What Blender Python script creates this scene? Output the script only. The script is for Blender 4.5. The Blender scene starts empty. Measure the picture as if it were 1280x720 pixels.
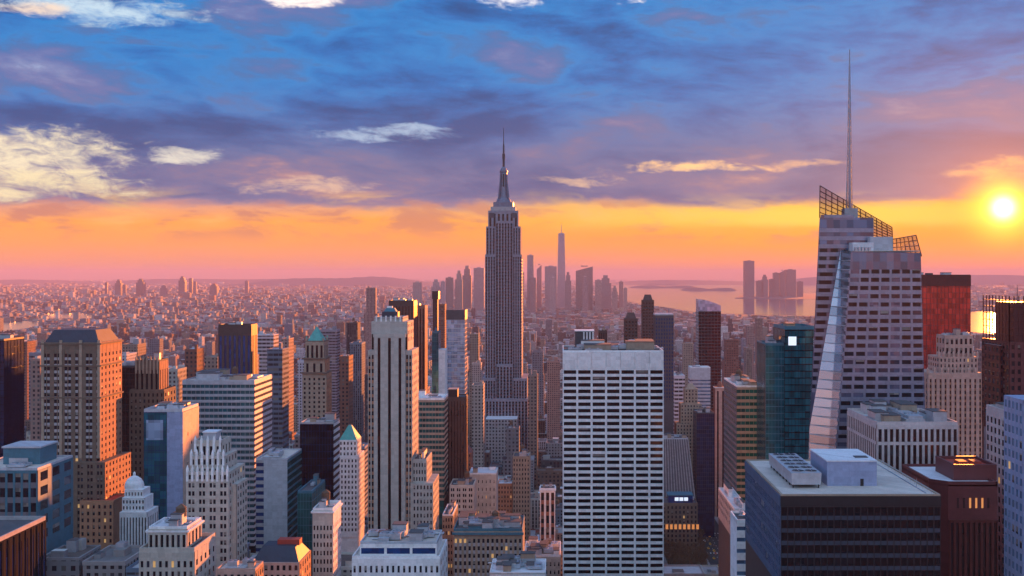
import bpy, math, random
import numpy as np
from mathutils import Vector

SC = bpy.context.scene
COL = SC.collection
RND = random.Random(11)
rad = math.radians

# ------------------------------------------------------------------ camera
# level camera on a high deck, looking down the avenues (+Y); lens shift keeps verticals vertical
F, VX, HY, CZ = 1400.0, 700.0, 344.0, 260.0
def wx(px, Y): return (px - VX) / F * Y
def wz(py, Y): return CZ - (py - HY) / F * Y
cam_d = bpy.data.cameras.new('camera'); cam = bpy.data.objects.new('camera', cam_d); COL.objects.link(cam)
cam.location = (0, 0, CZ); cam.rotation_euler = (rad(90), 0, 0)
cam_d.sensor_width = 36; cam_d.lens = 36 * F / 1280
cam_d.shift_x = -60 / 1280; cam_d.shift_y = -(360 - HY) / 1280
cam_d.clip_start = 1; cam_d.clip_end = 200000
SC.camera = cam

# ------------------------------------------------------------------ exposure / sun / sky
EXPO = 2.0
K = 1 / 2 ** EXPO
SC.view_settings.view_transform = 'Standard'; SC.view_settings.look = 'None'
SC.view_settings.exposure = EXPO; SC.view_settings.gamma = 1; SC.view_settings.use_curve_mapping = False
SC.render.engine = 'CYCLES'
cy = SC.cycles
cy.max_bounces = 5; cy.diffuse_bounces = 2; cy.glossy_bounces = 3; cy.transparent_max_bounces = 6
cy.volume_bounces = 1; cy.transmission_bounces = 2
cy.use_denoising = True
cy.caustics_reflective = False; cy.caustics_refractive = False
cy.sample_clamp_indirect = 4

SUN_AZ = math.atan2(1254 - VX, F)               # to the right of the view axis
SUN_EL = rad(3.2)
SUN_DIR = Vector((math.sin(SUN_AZ) * math.cos(SUN_EL), math.cos(SUN_AZ) * math.cos(SUN_EL), math.sin(SUN_EL)))
sd = bpy.data.lights.new('sun', 'SUN'); so = bpy.data.objects.new('sun', sd); COL.objects.link(so)
sd.energy = 3.8; sd.angle = rad(0.5); sd.color = (1.0, 0.26, 0.045)
so.rotation_euler = SUN_DIR.to_track_quat('Z', 'Y').to_euler(); so.location = (0, 0, 900)

class NT:
    """small helper to write node graphs"""
    def __init__(s, tree): s.t = tree
    def new(s, typ, **kw):
        n = s.t.nodes.new(typ)
        for k, v in kw.items(): setattr(n, k, v)
        return n
    def put(s, sock, v):
        if isinstance(v, bpy.types.NodeSocket): s.t.links.new(v, sock)
        elif v is not None:
            if hasattr(sock.default_value, '__len__'):
                v = tuple(v)
                if len(sock.default_value) == 4 and len(v) == 3: v = v + (1,)
            sock.default_value = v
    def m(s, op, a, b=None, c=None, clamp=False):
        n = s.new('ShaderNodeMath', operation=op, use_clamp=clamp)
        for i, v in enumerate((a, b, c)):
            if v is not None: s.put(n.inputs[i], v)
        return n.outputs[0]
    def mix(s, fac, a, b, blend='MIX'):
        n = s.new('ShaderNodeMix', data_type='RGBA', blend_type=blend)
        s.put(n.inputs[0], fac); s.put(n.inputs[6], a); s.put(n.inputs[7], b)
        return n.outputs[2]
    def ramp(s, fac, stops, interp='LINEAR'):
        n = s.new('ShaderNodeValToRGB'); cr = n.color_ramp; cr.interpolation = interp
        while len(cr.elements) < len(stops): cr.elements.new(0.5)
        for e, (p, c) in zip(cr.elements, stops):
            e.position = p; e.color = (c, c, c, 1) if isinstance(c, (int, float)) else tuple(c) + (1,)
        s.put(n.inputs[0], fac); return n.outputs[0]
    def step(s, v, lo, hi):
        n = s.new('ShaderNodeMapRange', interpolation_type='SMOOTHSTEP')
        s.put(n.inputs[0], v); s.put(n.inputs[1], lo); s.put(n.inputs[2], hi)
        return n.outputs[0]
    def vec(s, x, y, z=0.0):
        n = s.new('ShaderNodeCombineXYZ')
        for i, v in enumerate((x, y, z)): s.put(n.inputs[i], v)
        return n.outputs[0]
    def sep(s, v):
        n = s.new('ShaderNodeSeparateXYZ'); s.put(n.inputs[0], v); return n.outputs
    def noise(s, v, scale, detail=4, rough=0.55, dist=0.0):
        n = s.new('ShaderNodeTexNoise'); s.put(n.inputs['Vector'], v); n.inputs['Scale'].default_value = scale
        n.inputs['Detail'].default_value = detail; n.inputs['Roughness'].default_value = rough
        n.inputs['Distortion'].default_value = dist
        return n.outputs[0]

def build_world():
    w = bpy.data.worlds.new('World'); SC.world = w; w.use_nodes = True
    t = w.node_tree; t.nodes.clear(); g = NT(t)
    d = g.new('ShaderNodeTexCoord').outputs['Generated']
    x, y, z = g.sep(d)
    az = g.m('ARCTAN2', x, y); el = g.m('ARCSINE', z)
    # everything below in "photo pixel" like angles: one unit = 1/1400 rad
    s0 = g.m('MULTIPLY', az, 1.0); t0 = g.m('MAXIMUM', el, 0.0)
    w1 = g.noise(g.vec(g.m('MULTIPLY', s0, 4.0), g.m('MULTIPLY', t0, 16.0), 1.3), 1.0, 5, 0.6)
    w2 = g.noise(g.vec(g.m('MULTIPLY', s0, 9.0), g.m('MULTIPLY', t0, 40.0), 7.1), 1.0, 5, 0.6)
    # ragged elevation
    tw = g.m('ADD', t0, g.m('MULTIPLY', g.m('SUBTRACT', w1, 0.5), 0.030))
    tw = g.m('ADD', tw, g.m('MULTIPLY', g.m('SUBTRACT', w2, 0.5), 0.014))
    sunward = g.step(s0, -0.35, 0.42)
    e = g.m('DIVIDE', tw, 0.28, clamp=True)
    left = g.ramp(e, [(0.0, (.52, .25, .24)), (.035, (.85, .31, .16)), (.09, (1.0, .36, .09)), (.165, (1.0, .38, .07)), (.215, (.75, .34, .22)),
                      (.25, (.24, .22, .38)), (.36, (.13, .20, .42)), (.55, (.06, .17, .46)), (.8, (.035, .16, .50)), (1.0, (.02, .19, .58))])
    right = g.ramp(e, [(0.0, (.95, .26, .12)), (.035, (1.0, .30, .09)), (.09, (1.0, .34, .02)), (.16, (1.0, .44, .015)), (.215, (1.0, .58, .05)),
                       (.25, (.48, .22, .20)), (.30, (.26, .18, .30)), (.42, (.18, .18, .38)), (.6, (.11, .17, .45)), (.8, (.06, .15, .48)), (1.0, (.03, .16, .54))])
    c = g.mix(sunward, left, right)
    # cloud deck: broad sheets, broken by finer streaks and torn edges
    tilt = g.m('ADD', t0, g.m('MULTIPLY', s0, .05))
    cl = g.noise(g.vec(g.m('ADD', g.m('MULTIPLY', s0, 4.6), g.m('MULTIPLY', t0, 2.0)), g.m('MULTIPLY', t0, 17.0), 3.7), 1.0, 10, 0.58, 0.35)
    cl2 = g.noise(g.vec(g.m('ADD', g.m('MULTIPLY', s0, 13.0), g.m('MULTIPLY', t0, 5.0)), g.m('MULTIPLY', t0, 46.0), 9.4), 1.0, 10, 0.62, 0.4)
    cl3 = g.noise(g.vec(g.m('MULTIPLY', s0, 46.0), g.m('MULTIPLY', tilt, 110.0), 4.2), 1.0, 8, 0.68, 0.6)
    v = g.m('ADD', g.m('ADD', g.m('MULTIPLY', cl, .68), g.m('MULTIPLY', cl2, .24)), g.m('MULTIPLY', cl3, .08))
    v = g.m('ADD', g.m('MULTIPLY', g.m('SUBTRACT', v, .5), 2.6), g.m('SUBTRACT', .47, g.m('MULTIPLY', sunward, .09)))
    top = g.ramp(v, [(.14, (.006, .08, .28)), (.32, (.008, .15, .48)), (.46, (.015, .22, .60)), (.56, (.05, .17, .44)), (.66, (.11, .17, .42)), (.78, (.18, .24, .48)), (.95, (.42, .56, .80))])
    low = g.ramp(v, [(.12, (.045, .09, .25)), (.34, (.08, .12, .29)), (.50, (.14, .16, .33)), (.62, (.21, .18, .32)), (.74, (.40, .24, .29)), (.92, (1.0, .58, .34))])
    deck = g.mix(g.step(t0, .085, .175), low, top)
    deck = g.mix(g.m('MULTIPLY', sunward, g.m('MULTIPLY', g.step(t0, .26, .07), .28)), deck, (.20, .13, .27))
    hi = g.step(g.m('ADD', g.m('ADD', tw, g.m('MULTIPLY', g.m('SUBTRACT', cl, .5), .060)), g.m('MULTIPLY', g.m('SUBTRACT', cl2, .5), .055)), 0.055, 0.071)
    c = g.mix(hi, c, deck)
    c = g.mix(1.0, c, (1.14, 1.12, 1.08), 'MULTIPLY')
    # bars in the glow
    bar = g.m('MULTIPLY', g.step(cl2, .50, .66), g.m('MULTIPLY', g.step(tw, .030, .05), g.step(tw, .078, .062)))
    c = g.mix(g.m('MULTIPLY', bar, .6), c, (1.0, .58, .16))
    bar2 = g.m('MULTIPLY', g.step(cl2, .50, .38), g.m('MULTIPLY', g.step(tw, .020, .04), g.step(tw, .070, .060)))
    c = g.mix(g.m('MULTIPLY', bar2, .62), c, (.52, .20, .18))
    # bright openings in the cloud deck : (photo x, photo y, half widths, colour)
    for px, py, ax, ay, colr, a in ((35, 190, 105, 24, (1.0, .86, .60), 1.0), (15, 228, 110, 15, (1.0, .84, .52), .95), (225, 195, 40, 9, (.95, .88, .72), .8),
                                    (90, 8, 120, 16, (.62, .80, .92), .95), (35, 18, 30, 9, (1.0, .78, .62), .9), (376, -2, 44, 9, (1.3, 1.1, 1.0), 1.0),
                                    (640, 2, 32, 14, (1.3, 1.2, 1.15), 1.0), (776, 3, 26, 11, (1.3, 1.15, 1.05), 1.0), (480, 168, 80, 7, (.50, .64, .82), .8),
                                    (860, 209, 75, 7, (1.2, .70, .33), 1.0), (385, 233, 65, 8, (.95, .62, .42), .7), (720, 222, 55, 6, (1.0, .62, .38), .7),
                                    (1010, 206, 40, 6, (1.0, .55, .32), .7), (1240, 215, 50, 9, (1.0, .58, .30), .8)):
        ds = g.m('DIVIDE', g.m('ADD', g.m('SUBTRACT', s0, math.atan2(px - VX, F)), g.m('MULTIPLY', g.m('SUBTRACT', w2, .5), .05)), ax / F)
        dt = g.m('DIVIDE', g.m('ADD', g.m('SUBTRACT', el, (HY - py) / math.hypot(F, px - VX)), g.m('MULTIPLY', g.m('SUBTRACT', w2, .5), .035)), ay / F)
        r2 = g.m('ADD', g.m('ADD', g.m('MULTIPLY', ds, ds), g.m('MULTIPLY', dt, dt)), g.m('MULTIPLY', g.m('SUBTRACT', g.m('ADD', g.m('MULTIPLY', cl3, 1.1), g.m('MULTIPLY', cl2, .9)), 1.0), -4.6))
        f = g.m('MULTIPLY', g.step(r2, 1.8, -0.6), a)
        c = g.mix(f, c, colr)
    # long yellow opening above the horizon towards the sun
    band = g.m('ADD', g.m('SUBTRACT', el, (HY - 273) / F), g.m('MULTIPLY', g.m('SUBTRACT', w1, .5), .012))
    band = g.m('MULTIPLY', g.m('ADD', g.m('ABSOLUTE', band), g.m('MULTIPLY', g.m('SUBTRACT', w2, .5), .010)), 1.0)
    bf = g.m('MULTIPLY', g.step(band, .0135, .003), g.step(s0, -.10, .24))
    c = g.mix(g.m('MULTIPLY', bf, .85), c, (1.3, .74, .10))
    # glow round the sun
    dn = g.new('ShaderNodeVectorMath', operation='DOT_PRODUCT'); g.put(dn.inputs[0], d); dn.inputs[1].default_value = SUN_DIR
    ang = g.m('ARCCOSINE', g.m('MINIMUM', dn.outputs['Value'], 0.9999999))
    a1 = g.m('EXPONENT', g.m('MULTIPLY', ang, -1 / .050))
    c = g.mix(g.m('MULTIPLY', a1, .60), c, (1.5, .34, .05))
    a2 = g.m('EXPONENT', g.m('MULTIPLY', g.m('MULTIPLY', ang, ang), -1 / (.021 ** 2)))
    c = g.mix(g.m('MULTIPLY', a2, .95), c, (3.4, 1.5, .10))
    a3 = g.m('EXPONENT', g.m('MULTIPLY', g.m('MULTIPLY', ang, ang), -1 / (.0078 ** 2)))
    c = g.mix(a3, c, (9.0, 6.5, 2.4))
    # the rest of the dome: cool overhead, unseen pale brightness added behind the viewer to light front facades
    up = g.step(el, 0.26, 0.75)
    c = g.mix(up, c, g.mix(g.step(y, .5, -.3), (.18, .31, .66), (.30, .44, .86)))
    back = g.m('MULTIPLY', g.step(y, 0.25, -0.55), g.step(el, -.02, .12))
    bn = g.noise(g.vec(g.m('MULTIPLY', s0, 2.0), g.m('MULTIPLY', el, 5.0), 2.0), 1.0, 5)
    bc = g.mix(g.step(bn, .35, .65), (.24, .46, .90), (.66, .93, 1.20))
    c = g.mix(back, c, bc)
    sky = g.new('ShaderNodeTexSky', sky_type='NISHITA'); sky.sun_disc = False
    sky.sun_elevation = SUN_EL; sky.sun_rotation = SUN_AZ; sky.altitude = 260; sky.dust_density = 3.0
    sk = g.mix(1.0, sky.outputs[0], (.0012, .0012, .0012), 'MULTIPLY')
    c = g.mix(1.0, g.mix(1.0, c, (K, K, K), 'MULTIPLY'), sk, 'ADD')
    bg = g.new('ShaderNodeBackground'); g.put(bg.inputs[0], c); bg.inputs[1].default_value = 1.0
    o = g.new('ShaderNodeOutputWorld'); t.links.new(bg.outputs[0], o.inputs[0])
build_world()

# ------------------------------------------------------------------ materials
MATS = {}
def base_mat(name):
    m = bpy.data.materials.new(name); m.use_nodes = True; MATS[name] = m
    t = m.node_tree; g = NT(t); b = t.nodes['Principled BSDF']
    return m, g, b
def pmat(name, col, rough=.85, metal=0.0, var=.22, spec=.35, streak=.5, bump=0.0):
    """painted / stone / metal surface with weather blotches and rain streaks"""
    m, g, b = base_mat(name)
    p = g.new('ShaderNodeNewGeometry').outputs['Position']; x, y, z = g.sep(p)
    n1 = g.noise(p, .07, 5, .6)
    n2 = g.noise(g.vec(g.m('MULTIPLY', x, .9), g.m('MULTIPLY', y, .9), g.m('MULTIPLY', z, .06)), 1.0, 3, .6)
    v = g.m('ADD', g.m('MULTIPLY', n1, 1 - streak), g.m('MULTIPLY', n2, streak))
    f = g.m('ADD', 1.0 - var, g.m('MULTIPLY', v, 2 * var))
    wn = g.new('ShaderNodeTexWhiteNoise', noise_dimensions='2D'); g.put(wn.inputs['Vector'], g.vec(g.m('FLOOR', g.m('DIVIDE', g.m('ADD', x, y), 2.7)), g.m('FLOOR', g.m('DIVIDE', z, 1.85))))
    n3 = g.noise(p, .9, 3, .7)
    f = g.m('MULTIPLY', f, g.m('ADD', .68, g.m('ADD', g.m('MULTIPLY', wn.outputs['Value'], .20), g.m('MULTIPLY', n3, .44))))
    mc = g.new('ShaderNodeMix', data_type='RGBA', blend_type='MULTIPLY'); mc.inputs[0].default_value = 1
    mc.inputs[6].default_value = tuple(col) + (1,); g.put(mc.inputs[7], g.vec(f, f, f))
    g.put(b.inputs['Base Color'], mc.outputs[2])
    b.inputs['Roughness'].default_value = rough; b.inputs['Metallic'].default_value = metal
    b.inputs['Specular IOR Level'].default_value = spec
    return m
def glass(name, col, rough=.08, metal=0.0, wob=.02, cell=(3.0, 3.8), var=.8):
    """facade glass: every pane tilts a hair and differs a little in tone"""
    m, g, b = base_mat(name)
    geo = g.new('ShaderNodeNewGeometry'); x, y, z = g.sep(geo.outputs['Position'])
    cu = g.m('FLOOR', g.m('DIVIDE', g.m('ADD', x, g.m('MULTIPLY', y, 1.0)), cell[0])); cz = g.m('FLOOR', g.m('DIVIDE', z, cell[1]))
    wn = g.new('ShaderNodeTexWhiteNoise', noise_dimensions='2D'); g.put(wn.inputs['Vector'], g.vec(cu, cz))
    f = g.m('ADD', 1 - var / 2, g.m('MULTIPLY', wn.outputs['Value'], var))
    mc = g.new('ShaderNodeMix', data_type='RGBA', blend_type='MULTIPLY'); mc.inputs[0].default_value = 1
    mc.inputs[6].default_value = tuple(col) + (1,); g.put(mc.inputs[7], g.vec(f, f, f))
    g.put(b.inputs['Base Color'], mc.outputs[2])
    vs = g.new('ShaderNodeVectorMath', operation='SUBTRACT'); g.put(vs.inputs[0], wn.outputs['Color']); vs.inputs[1].default_value = (.5, .5, .5)
    vm = g.new('ShaderNodeVectorMath', operation='SCALE'); g.put(vm.inputs[0], vs.outputs[0]); vm.inputs['Scale'].default_value = wob
    va = g.new('ShaderNodeVectorMath', operation='ADD'); g.put(va.inputs[0], geo.outputs['Normal']); g.put(va.inputs[1], vm.outputs[0])
    vn = g.new('ShaderNodeVectorMath', operation='NORMALIZE'); g.put(vn.inputs[0], va.outputs[0])
    g.put(b.inputs['Normal'], vn.outputs[0])
    b.inputs['Roughness'].default_value = rough; b.inputs['Metallic'].default_value = metal
    b.inputs['Specular IOR Level'].default_value = .6 if sum(col) > .05 else .35
    return m
def emit(name, col, st):
    m, g, b = base_mat(name)
    b.inputs['Base Color'].default_value = tuple(col) + (1,)
    b.inputs['Emission Color'].default_value = tuple(col) + (1,); b.inputs['Emission Strength'].default_value = st * K * 2.2
    return m
def city_wall(name, pw, ph, wf, hf, lit=.012):
    """small far building: wall colour from the building's own 'tint', window openings as a pattern in the wall"""
    m, g, b = base_mat(name)
    geo = g.new('ShaderNodeNewGeometry'); x, y, z = g.sep(geo.outputs['Position']); nx, ny, nz = g.sep(geo.outputs['Normal'])
    side = g.m('GREATER_THAN', g.m('ABSOLUTE', nx), .5)
    u = g.m('ADD', g.m('MULTIPLY', y, side), g.m('MULTIPLY', x, g.m('SUBTRACT', 1.0, side)))
    at = g.new('ShaderNodeAttribute'); at.attribute_name = 'tint'; tr, tg, tb = g.sep(at.outputs['Color'])
    k = g.m('ADD', .75, g.m('MULTIPLY', at.outputs['Alpha'], .6))
    u = g.m('DIVIDE', u, g.m('MULTIPLY', k, pw)); v = g.m('DIVIDE', z, g.m('MULTIPLY', k, ph))
    fu = g.m('ABSOLUTE', g.m('SUBTRACT', g.m('FRACT', u), .5)); fv = g.m('ABSOLUTE', g.m('SUBTRACT', g.m('FRACT', v), .5))
    mk = g.m('MULTIPLY', g.m('LESS_THAN', fu, wf / 2), g.m('LESS_THAN', fv, hf / 2))
    mk = g.m('MULTIPLY', mk, g.m('LESS_THAN', g.m('ABSOLUTE', nz), .5))
    wn = g.new('ShaderNodeTexWhiteNoise', noise_dimensions='2D'); g.put(wn.inputs['Vector'], g.vec(g.m('FLOOR', u), g.m('FLOOR', v)))
    wc = g.ramp(wn.outputs['Value'], [(0, (.012, .014, .02)), (.6, (.03, .035, .045)), (.8, (.07, .075, .085)), (1, (.22, .20, .17))])
    n = g.noise(geo.outputs['Position'], .12, 4, .6); f = g.m('ADD', .72, g.m('MULTIPLY', n, .56))
    wallc = g.mix(1.0, at.outputs['Color'], g.vec(f, f, f), 'MULTIPLY')
    g.put(b.inputs['Base Color'], g.mix(mk, wallc, wc))
    g.put(b.inputs['Roughness'], g.m('SUBTRACT', .88, g.m('MULTIPLY', mk, .72)))
    b.inputs['Specular IOR Level'].default_value = .4
    return m
def tinted(name, var=.35, rough=.9):
    m, g, b = base_mat(name)
    geo = g.new('ShaderNodeNewGeometry')
    at = g.new('ShaderNodeAttribute'); at.attribute_name = 'tint'
    n = g.noise(geo.outputs['Position'], .25, 5, .65); f = g.m('ADD', 1 - var, g.m('MULTIPLY', n, 2 * var))
    g.put(b.inputs['Base Color'], g.mix(1.0, at.outputs['Color'], g.vec(f, f, f), 'MULTIPLY'))
    b.inputs['Roughness'].default_value = rough
    return m

pmat('limestone', (.44, .42, .38)); pmat('white_stone', (.80, .80, .80), var=.12); pmat('cream_stone', (.52, .48, .42)); pmat('grey_stone', (.38, .37, .38))
pmat('brown_brick', (.165, .125, .095)); pmat('red_brick', (.30, .13, .09)); pmat('tan_brick', (.36, .28, .21)); pmat('pink_stone', (.52, .34, .28))
pmat('dark_brown', (.075, .05, .045), .6); pmat('black_metal', (.016, .017, .021), .45); pmat('bronze_metal', (.09, .035, .03), .45); pmat('dark_grey', (.07, .072, .08), .6)
pmat('esb_stone', (.26, .26, .31)); pmat('steel', (.42, .45, .50), .38, .75); pmat('pale_panel', (.46, .48, .52), .6); pmat('blue_panel', (.28, .34, .50), .55)
pmat('tar_roof', (.10, .10, .105), .95, var=.4); pmat('gravel_roof', (.64, .56, .49), .95, var=.3, streak=.1); pmat('white_roof', (.72, .73, .76), .8); pmat('red_roof', (.40, .06, .04), .7)
pmat('copper_green', (.07, .36, .32), .6, var=.3); pmat('slate_roof', (.035, .05, .075), .6); pmat('teal_paint', (.05, .17, .23), .6); pmat('beige_panel', (.55, .42, .33), .7)
pmat('ducts', (.46, .49, .53), .45, .4); pmat('tank_wood', (.14, .09, .06)); pmat('asphalt', (.05, .05, .052), .95); pmat('paving', (.30, .29, .28), .95); pmat('land', (.13, .105, .10), .95, var=.5)
pmat('paint_line', (.75, .75, .72), .8); pmat('bark', (.09, .065, .05)); pmat('leaf_brown', (.13, .075, .035), .9, var=.5); pmat('lawn', (.09, .085, .04), .95, var=.4)
pmat('hill', (.07, .075, .085), .95); pmat('red_mast', (.35, .10, .08), .6); pmat('taxi_yellow', (.75, .42, .02), .35); pmat('car_white', (.75, .75, .75), .3); pmat('car_dark', (.03, .03, .035), .3); pmat('car_red', (.4, .03, .02), .3)
pmat('esb_spandrel', (.085, .085, .10), .5); pmat('rubber', (.02, .02, .02)); pmat('lit_brick', (.42, .22, .13)); pmat('dark_red', (.10, .022, .018), .5); pmat('maroon', (.13, .035, .035), .5)  # lit_brick has sunlight put into its colour for side walls; elsewhere plain orange brick
glass('glass_dark', (.012, .015, .022)); glass('glass_navy', (.006, .06, .22), .12, .35); glass('glass_teal', (.008, .16, .21), .1, .45); glass('glass_blue', (.10, .20, .34), .12, .3)
glass('glass_black', (.006, .007, .010), .1); glass('glass_flare_red', (.34, .04, .035), .15, .35); glass('glass_silver', (.42, .48, .55), .12, .75, .03, (40, 4.1), .45); glass('glass_slate', (.022, .032, .055)); glass('glass_deep', (.008, .025, .075), .12, .2); glass('glass_green', (.015, .13, .13), .1, .4)
glass('glass_brown', (.030, .016, .016), .12); glass('glass_pale', (.34, .46, .62), .15, .35); glass('glass_lav', (.13, .15, .24), .16, .5, .05); glass('glass_blind', (.19, .18, .165), .3)
emit('glass_lit', (1.0, .58, .2), .14); emit('lamp_white', (.8, .9, 1.0), .35); emit('lamp_warm', (1.0, .36, .10), .22)
pmat('matte_black', (.018, .019, .023), .95, spec=.05); pmat('deep_blue', (.05, .11, .19), .6); pmat('pier_stone', (.56, .48, .47)); pmat('slab_grey', (.15, .15, .17)); pmat('facet_panel', (.26, .28, .37), .25, .35); pmat('mast_metal', (.17, .19, .25), .45, .4)
city_wall('city_punched', 3.4, 3.5, .48, .52); city_wall('city_ribbon', 4.0, 3.7, .92, .50); city_wall('city_strips', 3.2, 3.6, .50, .86); tinted('city_roof')

# ------------------------------------------------------------------ object helpers
def tag(o, label=None, cat=None, group=None, kind=None):
    for k, v in (('label', label), ('category', cat), ('group', group), ('kind', kind)):
        if v: o[k] = v
    return o
def empty(name, loc, label, cat, group=None):
    o = bpy.data.objects.new(name, None); COL.objects.link(o); o.location = loc; o.empty_display_size = 2
    return tag(o, label, cat, group)

class MB:
    """collects polygons in WORLD space, links them as one mesh object"""
    def __init__(s): s.v = []; s.f = []; s.mi = []; s.mats = []; s.tint = []
    def mid(s, mat):
        if mat not in s.mats: s.mats.append(mat)
        return s.mats.index(mat)
    def poly(s, pts, mat, tint=None):
        n = len(s.v); s.v += [tuple(p) for p in pts]; s.f.append(tuple(range(n, n + len(pts)))); s.mi.append(s.mid(mat)); s.tint.append(tint)
    def hexa(s, p, mat, tint=None, top=None, toptint=None):
        """p: 4 bottom + 4 top corners, counter-clockwise seen from above"""
        n = len(s.v); s.v += [tuple(q) for q in p]; k = s.mid(mat)
        for f in ((0, 3, 2, 1), (4, 5, 6, 7), (0, 1, 5, 4), (1, 2, 6, 5), (2, 3, 7, 6), (3, 0, 4, 7)):
            s.f.append(tuple(n + i for i in f))
            istop = f[0] == 4 and top is not None
            s.mi.append(s.mid(top) if istop else k); s.tint.append(toptint if istop else tint)
        return s
    def box(s, x0, x1, y0, y1, z0, z1, mat, tint=None, top=None, toptint=None):
        return s.hexa([(x0, y0, z0), (x1, y0, z0), (x1, y1, z0), (x0, y1, z0), (x0, y0, z1), (x1, y0, z1), (x1, y1, z1), (x0, y1, z1)], mat, tint, top, toptint)
    def frust(s, x0, x1, y0, y1, z0, z1, ix, iy, mat):
        return s.hexa([(x0, y0, z0), (x1, y0, z0), (x1, y1, z0), (x0, y1, z0), (x0 + ix, y0 + iy, z1), (x1 - ix, y0 + iy, z1), (x1 - ix, y1 - iy, z1), (x0 + ix, y1 - iy, z1)], mat)
    def lathe(s, cx, cy_, prof, mat, n=12, a0=0.0):
        """prof: (radius, z) from bottom to top"""
        base = len(s.v); k = s.mid(mat)
        for r, z in prof:
            for i in range(n):
                a = a0 + 2 * math.pi * i / n; s.v.append((cx + r * math.cos(a), cy_ + r * math.sin(a), z))
        for j in range(len(prof) - 1):
            for i in range(n):
                i2 = (i + 1) % n
                s.f.append((base + j * n + i, base + j * n + i2, base + (j + 1) * n + i2, base + (j + 1) * n + i)); s.mi.append(k); s.tint.append(None)
        s.f.append(tuple(base + i for i in range(n))[::-1]); s.mi.append(k); s.tint.append(None)
        s.f.append(tuple(base + (len(prof) - 1) * n + i for i in range(n))); s.mi.append(k); s.tint.append(None)
        return s
    def bar(s, a, b, r0, mat, r1=None, n=4):
        r1 = r0 if r1 is None else r1
        a, b = Vector(a), Vector(b); d = (b - a).normalized(); u = d.orthogonal().normalized(); w = d.cross(u)
        base = len(s.v); k = s.mid(mat)
        for c, r in ((a, r0), (b, r1)):
            for i in range(n):
                t = 2 * math.pi * (i + .5) / n; q = c + u * (r * math.cos(t)) + w * (r * math.sin(t)); s.v.append(tuple(q))
        for i in range(n):
            j = (i + 1) % n; s.f.append((base + i, base + j, base + n + j, base + n + i)); s.mi.append(k); s.tint.append(None)
        s.f.append(tuple(base + i for i in range(n))[::-1]); s.f.append(tuple(base + n + i for i in range(n))); s.mi += [k, k]; s.tint += [None, None]
        return s
    def prism(s, pts, y0, y1, mat):
        """outline in (x, z) pushed from y0 to y1"""
        n = len(s.v); k = s.mid(mat); m = len(pts)
        for yy in (y0, y1): s.v += [(p[0], yy, p[1]) for p in pts]
        s.f.append(tuple(range(n, n + m))); s.f.append(tuple(range(n + m, n + 2 * m))[::-1])
        for i in range(m):
            j = (i + 1) % m; s.f.append((n + j, n + i, n + m + i, n + m + j))
        s.mi += [k] * (m + 2); s.tint += [None] * (m + 2)
        return s
    def build(s, name, parent=None, origin=None):
        me = bpy.data.meshes.new(name)
        ox, oy, oz = parent_loc(parent) if parent else (origin or (0, 0, 0))
        me.from_pydata([(x - ox, y - oy, z - oz) for x, y, z in s.v], [], s.f)
        for m in s.mats: me.materials.append(MATS[m])
        me.polygons.foreach_set('material_index', s.mi)
        if any(t is not None for t in s.tint):
            at = me.color_attributes.new('tint', 'FLOAT_COLOR', 'CORNER'); arr = []
            for f, t in zip(s.f, s.tint): arr += list(t or (.3, .3, .3, .5)) * len(f)
            at.data.foreach_set('color', arr)
        me.update()
        o = bpy.data.objects.new(name, me); COL.objects.link(o)
        if parent: o.parent = parent
        elif origin: o.location = origin
        return o
def parent_loc(p):
    l = Vector((0, 0, 0))
    while p is not None: l = l + p.location; p = p.parent
    return l

# footprints and visible rectangles of the towers built by hand (plan x0,x1,y0,y1 / picture x0,x1,ytop,ybottom / distance)
FOOT = []; SEEN = []; ANCHOR = []
WIN_MESH = {}
def win_mesh(w, h, face, var):
    key = (round(w, 2), round(h, 2), face, var)
    if key not in WIN_MESH:
        b = MB(); t = .05
        def fb(a0, a1, d0, d1, z0, z1, mat):
            if face == 'F': b.box(a0, a1, -d1, -d0, z0, z1, mat)
            elif face == 'R': b.box(d0, d1, a0, a1, z0, z1, mat)
            else: b.box(-d1, -d0, a0, a1, z0, z1, mat)
        var_m = var
        if var[:5] == 'blind':
            q = {'blind': .08, 'blindlow': -.2, 'blindhigh': .28}[var]
            fb(-w / 2, w / 2, 0, t, -h / 2, h * q, 'glass_dark'); fb(-w / 2, w / 2, 0, t + .01, h * q, h / 2, 'glass_blind')
        else:
            fb(-w / 2, w / 2, 0, t, -h / 2, h / 2, var_m)
        me = bpy.data.meshes.new('window'); me.from_pydata(b.v, [], b.f)
        for m in b.mats: me.materials.append(MATS[m])
        me.polygons.foreach_set('material_index', b.mi); me.update(); WIN_MESH[key] = (me, b)
    return WIN_MESH[key]

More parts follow.
